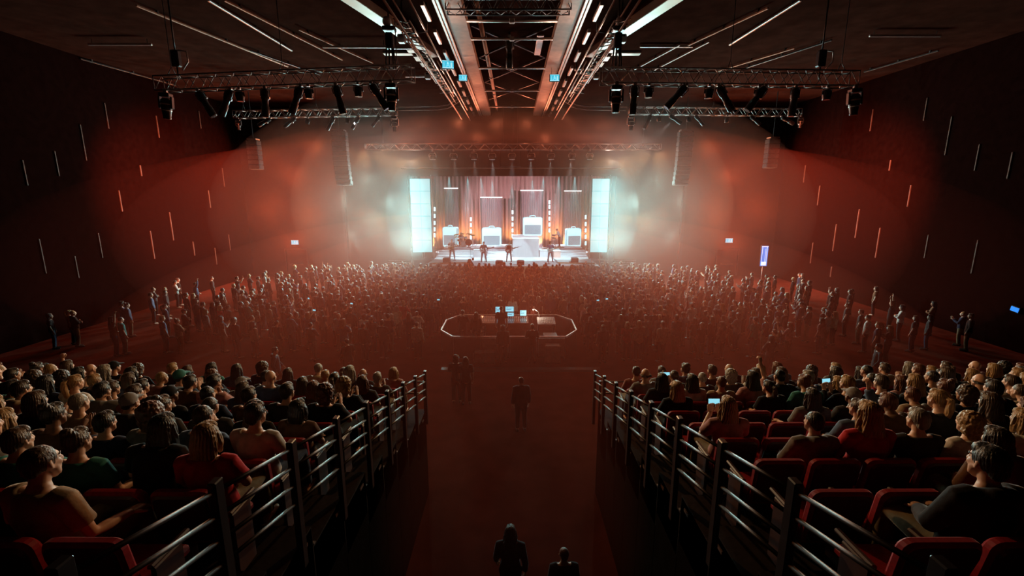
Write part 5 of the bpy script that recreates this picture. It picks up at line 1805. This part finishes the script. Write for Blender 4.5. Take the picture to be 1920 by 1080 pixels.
for sx, k, n, x, y, z, yaw in SEATS:
    if (sx, k, n) in EMPTY:
        continue
    if (sx, k, n) in HERO:
        pose, hair, hairc, top, topc, skin = HERO[(sx, k, n)]
    else:
        hair, hairc, top, topc, skin = pick(rnd)
        pose = rnd.choices(['s_lap', 's_clap', 's_chin', 's_phone', 's_fold', 's_rest', 's_fist', 's_knee'], [26, 12, 9, 3, 13, 16, 2, 14])[0]
    hd, td = desc(hair, hairc, top, topc)
    sc = rnd.uniform(.95, 1.06)
    fy = .45 * math.atan2(x, 34 - y) + rnd.uniform(-.12, .12)
    o = person(pose, (x + rnd.uniform(-.03, .03), y + .02, z + .0), fy, hair, hairc, top, topc, skin,
               'seated person, %s, %s, %s from aisle, %s, %s stand' % (hd, td, nth(n), ROWN[k], SIDE[sx]), 'seated audience', sc, rnd.randrange(3), face=k >= 4, cap=rnd.choice(list(CAPM)) if (sx, k, n) not in HERO else ('teal' if topc == 'teal' else 'grey'), shoes=False)
    SEATED_AT[(sx, k, n)] = (o, pose)


def phone(o, pose, label):
    """a lit phone held upright between the hands of a figure"""
    P = POSES[pose]
    c = (V3(P['wl']) + V3(P['wr'])) / 2 + Vector((0, .055, .13))
    m = Matrix.LocRotScale(o.location, o.rotation_euler, o.scale)
    t = thing('phone', label, 'phone', m @ c, 'lit phones held up')
    t.rotation_euler = o.rotation_euler
    b = MB(); b.box((0, 0, 0), (.155, .010, .08), (R(-12), 0, 0), .003); local(t, 'case', b, M['black'])
    b = MB(); b.box((0, -.0065, 0), (.145, .003, .07), (R(-12), 0, 0)); local(t, 'screen', b, M['screen'])
    return t


q = 0
for key, (o, pose) in SEATED_AT.items():
    if pose == 's_phone' and q < 8:
        phone(o, pose, 'small glowing phone held by the sitter %s from aisle, %s, %s stand' % (nth(key[2]), ROWN[key[1]], SIDE[key[0]]))
        q += 1

# ------------------------------------------------------------------ standing people one can pick out
def stand(px, py, d, pose, look, label, yaw=None, sc=1.0, trou=0, face=False, z=0.0, zt=1.60):
    """py is where the head shows; the figure stands on z"""
    hz = z + zt * sc
    x = at(px, py, d).x
    if yaw is None:
        yaw = math.atan2(x, 40 - d)
    hair, hairc, top, topc, skin = look
    return person(pose, (x, d, z), yaw, hair, hairc, top, topc, skin, label, None, sc, trou, face)


stand(977, 742, 12.7, 't_down', ('crop', 'dark', 'hood', 'black', 1), 'person in dark clothes standing alone halfway down the aisle floor', 0.15)
stand(957, 1000, 6.5, 't_walk', ('long', 'dark', 'long', 'black', 1), 'person with long dark hair and black top walking down the near aisle', -.05, .99)
stand(1058, 1030, 6.15, 't_down', ('crop', 'auburn', 'long', 'black', 0), 'person with cropped hair and black shirt standing low at the frame bottom', .05, .93)
stand(855, 680, 14.6, 't_fold', ('curly', 'dark', 'long', 'black', 1), 'person with curly dark hair, left of a pair in the aisle mouth', .0)
stand(873, 682, 14.5, 't_down', ('long', 'brown', 'tee', 'charcoal', 0), 'person with long brown hair, right of a pair in the aisle mouth', .1, .98)
stand(515, 662, 15.4, 't_walk', ('short', 'brown', 'hood', 'navy', 1), 'person in navy hooded top walking past in front of the left stand', -1.2)
stand(650, 640, 16.4, 't_walk', ('crop', 'dark', 'tee', 'black', 1), 'person in black t-shirt crossing the floor behind the left crowd', 1.0)
stand(1455, 608, 17.6, 't_cheer', ('short', 'brown', 'tee', 'beige', 0), 'person in beige t-shirt raising a fist, rear of the right crowd', .4)
stand(1447, 635, 16.8, 't_fold', ('bob', 'dark', 'long', 'charcoal', 1), 'person with dark bob and folded arms behind the right crowd', .3)
stand(1648, 652, 15.8, 't_walk', ('short', 'dark', 'long', 'charcoal', 2), 'person in charcoal top walking in front of the right stand', 1.3)
stand(940, 580, 20.3, 't_down', ('crop', 'dark', 'tee', 'black', 1), 'sound engineer in black t-shirt standing at the long mixing desk', 0, 1.05, z=DZ)
stand(868, 610, 19.9, 't_fold', ('short', 'black', 'long', 'black', 1), 'person in black with folded arms at the left inside the mixing barrier', -.1, z=DZ)
stand(893, 613, 19.7, 't_down', ('long', 'brown', 'long', 'charcoal', 0), 'person with long brown hair at the left inside the mixing barrier', .1, .97, z=DZ)
stand(943, 628, 18.35, 't_down', ('curly', 'dark', 'hood', 'charcoal', 1), 'person in charcoal hooded top leaning outside the mixing barrier', .05, .98)
stand(998, 628, 18.4, 't_fold', ('short', 'brown', 'long', 'black', 1), 'person in black top outside the mixing barrier, right of middle', 0, 1.0)

# rows of standing people at the back of the crowd
rnd = random.Random(21)
CROWD = []
y0 = 17.7
for r in range(30):
    q = r / 22                      # looser at the back, packed at the stage
    dx, dy = .80 - .20 * min(1, q), 1.02 - .26 * min(1, q)
    y0 += dy
    for i in range(int(43.2 / dx) + 1):
        x = -21.6 + i * dx + rnd.uniform(-.3, .3) * dx + (.5 * dx if r % 2 else 0)
        y = y0 + rnd.uniform(-.36, .36) * dy
        ax = abs(x)
        if ax > 13:
            y += rnd.uniform(-.8, .8)
        if ax > 21.6 or (abs(x - FX) < 3.6 and y < 23.2):
            continue
        # the rear edge: closest beside the mixing position, further off towards the walls; thin at the sides
        edge = 18.2 + .003 * max(0, ax - 4) ** 2 + 1.1 * noise.noise(Vector((x * .35, 3.1, 0)))
        p = .86 if ax < 11 else (.62 if ax < 16 else .30)
        if y < edge:
            p *= .03 if 5 < ax < 12 else 0
        # rounded front corners of the crowd
        if y > 37.2 - .045 * max(0, ax - 8) ** 2 or y > 35.9:
            continue
        if rnd.random() < p:
            CROWD.append((x, y, r))
CROWD.sort(key=lambda c: c[2])
NIND = 135
IND = CROWD[:NIND]
rows = {}
for x, y, r in IND:
    rows.setdefault(r, []).append((x, y))
cphones = 0
for r in sorted(rows):
    for i, (x, y) in enumerate(sorted(rows[r])):
        hair, hairc, top, topc, skin = pick(rnd)
        pose = rnd.choices(['t_down', 't_clap', 't_phone', 't_cheer', 't_arms', 't_fold'], [52, 14, 6, 3, 1.5, 24])[0]
        hd, td = desc(hair, hairc, top, topc)
        o = person(pose, (x, y, 0), math.atan2(x, 41 - y) + rnd.uniform(-.15, .15), hair, hairc, top, topc, skin,
                   'standing, %s, %s, %s from left, %s crowd row from rear' % (hd, td, nth(i + 1), nth(r + 1)), 'standing audience at the rear of the crowd', rnd.uniform(.96, 1.08), rnd.randrange(3), cap=rnd.choice(list(CAPM)))
        if pose == 't_phone' and cphones < 7:
            phone(o, pose, 'small glowing phone held up by the stander %s from left, %s crowd row from rear' % (nth(i + 1), nth(r + 1)))
            cphones += 1

# ------------------------------------------------------------------ the band
def make_guitar(label, bodym, neckm, bass=False, loc=(0, 0, 0), yaw=0, scale=1.0, hollow=False):
    """held in front of a player who faces +Y: body at the right hip, neck to the player's left"""
    t = thing('bass_guitar' if bass else 'electric_guitar', label, 'guitar', loc)
    t.rotation_euler = (0, 0, yaw); t.scale = (scale,) * 3
    rot = Matrix.Translation((.06, .185, 1.0)) @ Euler((R(-8), R(17), 0)).to_matrix().to_4x4()
    out = [(.24, .0), (.23, .10), (.17, .155), (.07, .145), (-.01, .105), (-.09, .12), (-.17, .15), (-.20, .10), (-.15, .05), (-.13, .0), (-.15, -.05), (-.19, -.09), (-.15, -.13), (-.06, -.115), (.02, -.10), (.10, -.15), (.19, -.145), (.235, -.09)]
    k = 1.1 if hollow else 1.0
    b = MB(); b.prism([(u * k, v * k) for u, v in out], -.022 * k, .022 * k, 'xz'); local(t, 'body', xf(b, rot), bodym)
    b = MB(); b.prism([(u * .6 + .01, v * .55 - .02) for u, v in out], .022 * k, .027 * k, 'xz'); local(t, 'pickguard', xf(b, rot), neckm if hollow else M['white_plastic'])
    L = .72 if bass else .58
    b = MB(); b.bar((-.12, .02, 0), (-.12 - L, .02, 0), .05, .022, up=(0, 1, 0)); local(t, 'neck', xf(b, rot), neckm)
    b = MB(); b.prism([(-.12 - L, -.028), (-.12 - L, .028), (-.30 - L, .05), (-.32 - L, .01), (-.30 - L, -.035)], .008, .024, 'xz'); hs = local(t, 'headstock', xf(b, rot), neckm)
    b = MB()
    for q in range(4 if bass else 6):
        b.lathe([(.008, 0), (.012, .02)], (-.15 - L - q * .028, .016, .045), 6)
    local(t, 'tuning_peg', xf(b, rot), M['steel'], par=hs)
    b = MB()
    for x in (-.04, .05):
        b.box((x, .03, 0), (.035, .014, .09), None, .004)
    local(t, 'pickup', xf(b, rot), M['black'])
    b = MB(); b.tube([(.27, .12, 1.0), (.17, -.12, 1.28), (.02, -.10, 1.435), (-.13, .03, 1.42), (-.15, .12, 1.25), (-.12, .17, 1.10)], [(.025, .004)] * 6, 8, side=(0, 0, 1)); local(t, 'strap', b, M['black'])
    return t


gw = mat('guitar_white', (.75, .72, .65), .25, var=.05, scale=8, coat=.6)
gd = mat('guitar_dark', (.10, .02, .015), .25, var=.1, scale=8, coat=.6)
gm = mat('guitar_mint', (.35, .55, .52), .25, var=.05, scale=8, coat=.6)
gs = mat('guitar_cream', (.70, .58, .40), .25, var=.05, scale=8, coat=.6)
gn = mat('guitar_maple', (.45, .25, .12), .4, var=.15, scale=12)
gr_ = mat('guitar_rosewood', (.09, .04, .025), .4, var=.15, scale=12)
BAND = [(847.5, 39.6, .12, ('short', 'brown', 'tee', 'grey', 0), gs, gn, False, 'guitarist in grey t-shirt on the left wing platform of the stage', 'cream electric guitar of the player on the left wing platform', 'l', .12),
        (907, 38.7, -.15, ('short', 'dark', 'long', 'grey', 0), gw, gr_, True, 'bass player in grey shirt left of centre on the stage', 'white bass guitar with its neck raised, left of centre on stage', 'c', 0),
        (954.5, 38.9, -.05, ('short', 'dark', 'tee', 'white', 0), gd, gr_, False, 'singer in white sleeves and black vest at centre stage', 'dark red electric guitar held by the singer at centre stage', 'c', 0),
        (1032, 38.8, .2, ('curly', 'brown', 'tee', 'denim', 0), gm, gn, False, 'guitarist in blue t-shirt right of the tall stage riser', 'mint green electric guitar of the player right of the tall riser', 'c', 0)]
for px, d, yw, look, bm_, nm_, bass, lb, gl, w, dz in BAND:
    x = at(px, 470, d).x
    hair, hairc, top, topc, skin = look
    o = person('m_guitar', (x, d, ZST + dz), PI + yw, hair, hairc, top, topc, skin, lb, None, 1.02, 3, True)
    if 'vest' in lb:
        b = MB(); pts, rad = torso_chain(POSES['m_guitar'], .026); b.tube(pts[:5], rad[:5], 16, side=(1, 0, 0))
        v = remesh(b, .016, 2, .5, 'vest'); v.materials.append(None); child('vest', v, TOPC['black'], o)
    make_guitar(gl, bm_, nm_, bass, (x, d, ZST + dz), PI + yw, 1.02, 'cream' in gl)
o = person('m_drum', (dp.x - .25, 45.02, Z1), PI, 'long', 'dark', 'tee', 'brown', 1, 'drummer with long dark hair seated behind the amber drum kit', None, 1.0, 0, True)
for s in (-1, 1):
    P = POSES['m_drum']
    m = Matrix.LocRotScale(o.location, o.rotation_euler, o.scale)
    p = m @ (V3(P['wr' if s > 0 else 'wl']) + Vector((0, .08, .02)))
    e = p + (m.to_3x3() @ Vector((-s * .08, .30, .16)))
    b = MB(); b.tube([p - (e - p) * .3, p, e], [.009, .009, .006], 6, round_ends=True); st_ = b.build('drumstick', gn, None, True, center=True)
    tag(st_, 'pale drumstick in the drummer\'s %s hand' % ('right' if s > 0 else 'left'), 'drumstick')
person('m_keys', (kp.x + .02, 44.2, Z1), PI / 2, 'cap', 'brown', 'long', 'white', 0, 'keyboard player in white top and hat bending over the stacked keyboards', None, 1.05, 0, True, 'grey')
# photographer crouching at the stage edge, seen against the lit deck
stand(880, 493, 36.0, 't_phone', ('curly', 'black', 'hood', 'black', 1), 'dark figure holding up a camera at the foot of the stage, left of centre', 0, 1.16)
p = at(886, 486, 36.2)
t = thing('video_camera', 'dark video camera held up at the foot of the stage, left of centre', 'camera', p)
b = MB(); b.box(p + Vector((.02, .15, .0)), (.16, .34, .18), None, .02); b.build('camera_body', M['black'], t)
b = MB(); b.tube([p + Vector((.02, .3, 0)), p + Vector((.02, .48, 0))], [.06, .07], 12); b.build('lens', M['lens'], t, True)

# ------------------------------------------------------------------ the rest of the standing crowd, too many to count
CM = [SKIN[0], SKIN[1], SKIN[2], HAIRC['dark'], HAIRC['brown'], HAIRC['blonde'], HAIRC['black'], TOPC['black'], TOPC['charcoal'], TOPC['grey'], TOPC['navy'], TOPC['white'], TOPC['brown'], TOPC['denim'], TOPC['pink'], TROU[0]]


def lowpoly(me, ratio, mtx=None):
    ob = bpy.data.objects.new('tmp', me)
    COL.objects.link(ob)
    d = ob.modifiers.new('d', 'DECIMATE'); d.ratio = ratio
    tmp = bpy.data.meshes.new_from_object(ob.evaluated_get(bpy.context.evaluated_depsgraph_get()))
    bpy.data.objects.remove(ob)
    tmp.calc_loop_triangles()
    v = np.empty(len(tmp.vertices) * 3); tmp.vertices.foreach_get('co', v); v = v.reshape(-1, 3)
    f = np.empty(len(tmp.loop_triangles) * 3, dtype=np.int32); tmp.loop_triangles.foreach_get('vertices', f); f = f.reshape(-1, 3)
    if mtx is not None:
        m = np.array(mtx); v = v @ m[:3, :3].T + m[:3, 3]
    bpy.data.meshes.remove(tmp)
    return v, f


LP = {}
def ratio_for(me, n):
    return min(1.0, n / max(1, sum(len(p.vertices) - 2 for p in me.polygons)))


for ps in ('t_down', 't_clap', 't_phone', 't_cheer', 't_arms', 't_fold'):
    g = geo(ps)
    LP[ps] = [lowpoly(g['body'], ratio_for(g['body'], 420)), lowpoly(g['long'], ratio_for(g['long'], 220)), lowpoly(g['tee'], ratio_for(g['tee'], 200)), lowpoly(g['trousers'], ratio_for(g['trousers'], 90)), g['head']]
LH = {h: lowpoly(HAIRS[h], ratio_for(HAIRS[h], 130)) for h in ('short', 'crop', 'long', 'bob', 'ponytail', 'curly', 'bun')}
VV, FF, MI = [], [], []
base = 0
for x, y, r in CROWD[NIND:]:
    ps = rnd.choices(['t_down', 't_clap', 't_phone', 't_cheer', 't_arms', 't_fold'], [62, 12, 3, 2, 1.5, 20])[0]
    bd, lg, te, tr, hm = LP[ps]
    hs = rnd.choices(list(LH), [30, 15, 30, 8, 6, 8, 3])[0]
    a = math.atan2(x, 42 - y) * .9 + rnd.uniform(-.2, .2)
    s = rnd.uniform(.97, 1.10)
    rot = np.array([[math.cos(a), -math.sin(a), 0], [math.sin(a), math.cos(a), 0], [0, 0, 1]]) * s
    hv = LH[hs][0] @ np.array(hm)[:3, :3].T + np.array(hm)[:3, 3]
    for (v, f), mi in ((bd, rnd.choice([0, 1, 1, 2])), ((hv, LH[hs][1]), rnd.choice([3, 3, 3, 4, 6, 6, 5])), (rnd.choice([lg, te]), rnd.choice([7, 7, 7, 7, 7, 8, 8, 8, 10, 10, 13, 12, 9, 11])), (tr, 15)):
        VV.append(v @ rot.T + np.array([x, y, 0]))
        FF.append(f + base)
        MI.append(np.full(len(f), mi, dtype=np.int32))
        base += len(v)
VV = np.concatenate(VV); FF = np.concatenate(FF); MI = np.concatenate(MI)
me = bpy.data.meshes.new('crowd')
me.vertices.add(len(VV)); me.vertices.foreach_set('co', VV.ravel())
me.loops.add(len(FF) * 3); me.loops.foreach_set('vertex_index', FF.ravel())
me.polygons.add(len(FF)); me.polygons.foreach_set('loop_start', np.arange(0, len(FF) * 3, 3)); me.polygons.foreach_set('material_index', MI)
for m in CM:
    me.materials.append(m)
me.update(); me.validate()
me.shade_smooth()
o = bpy.data.objects.new('crowd', me)
COL.objects.link(o)
tag(o, 'dense standing crowd packed between the mixing position and the stage', 'crowd', None, 'stuff')
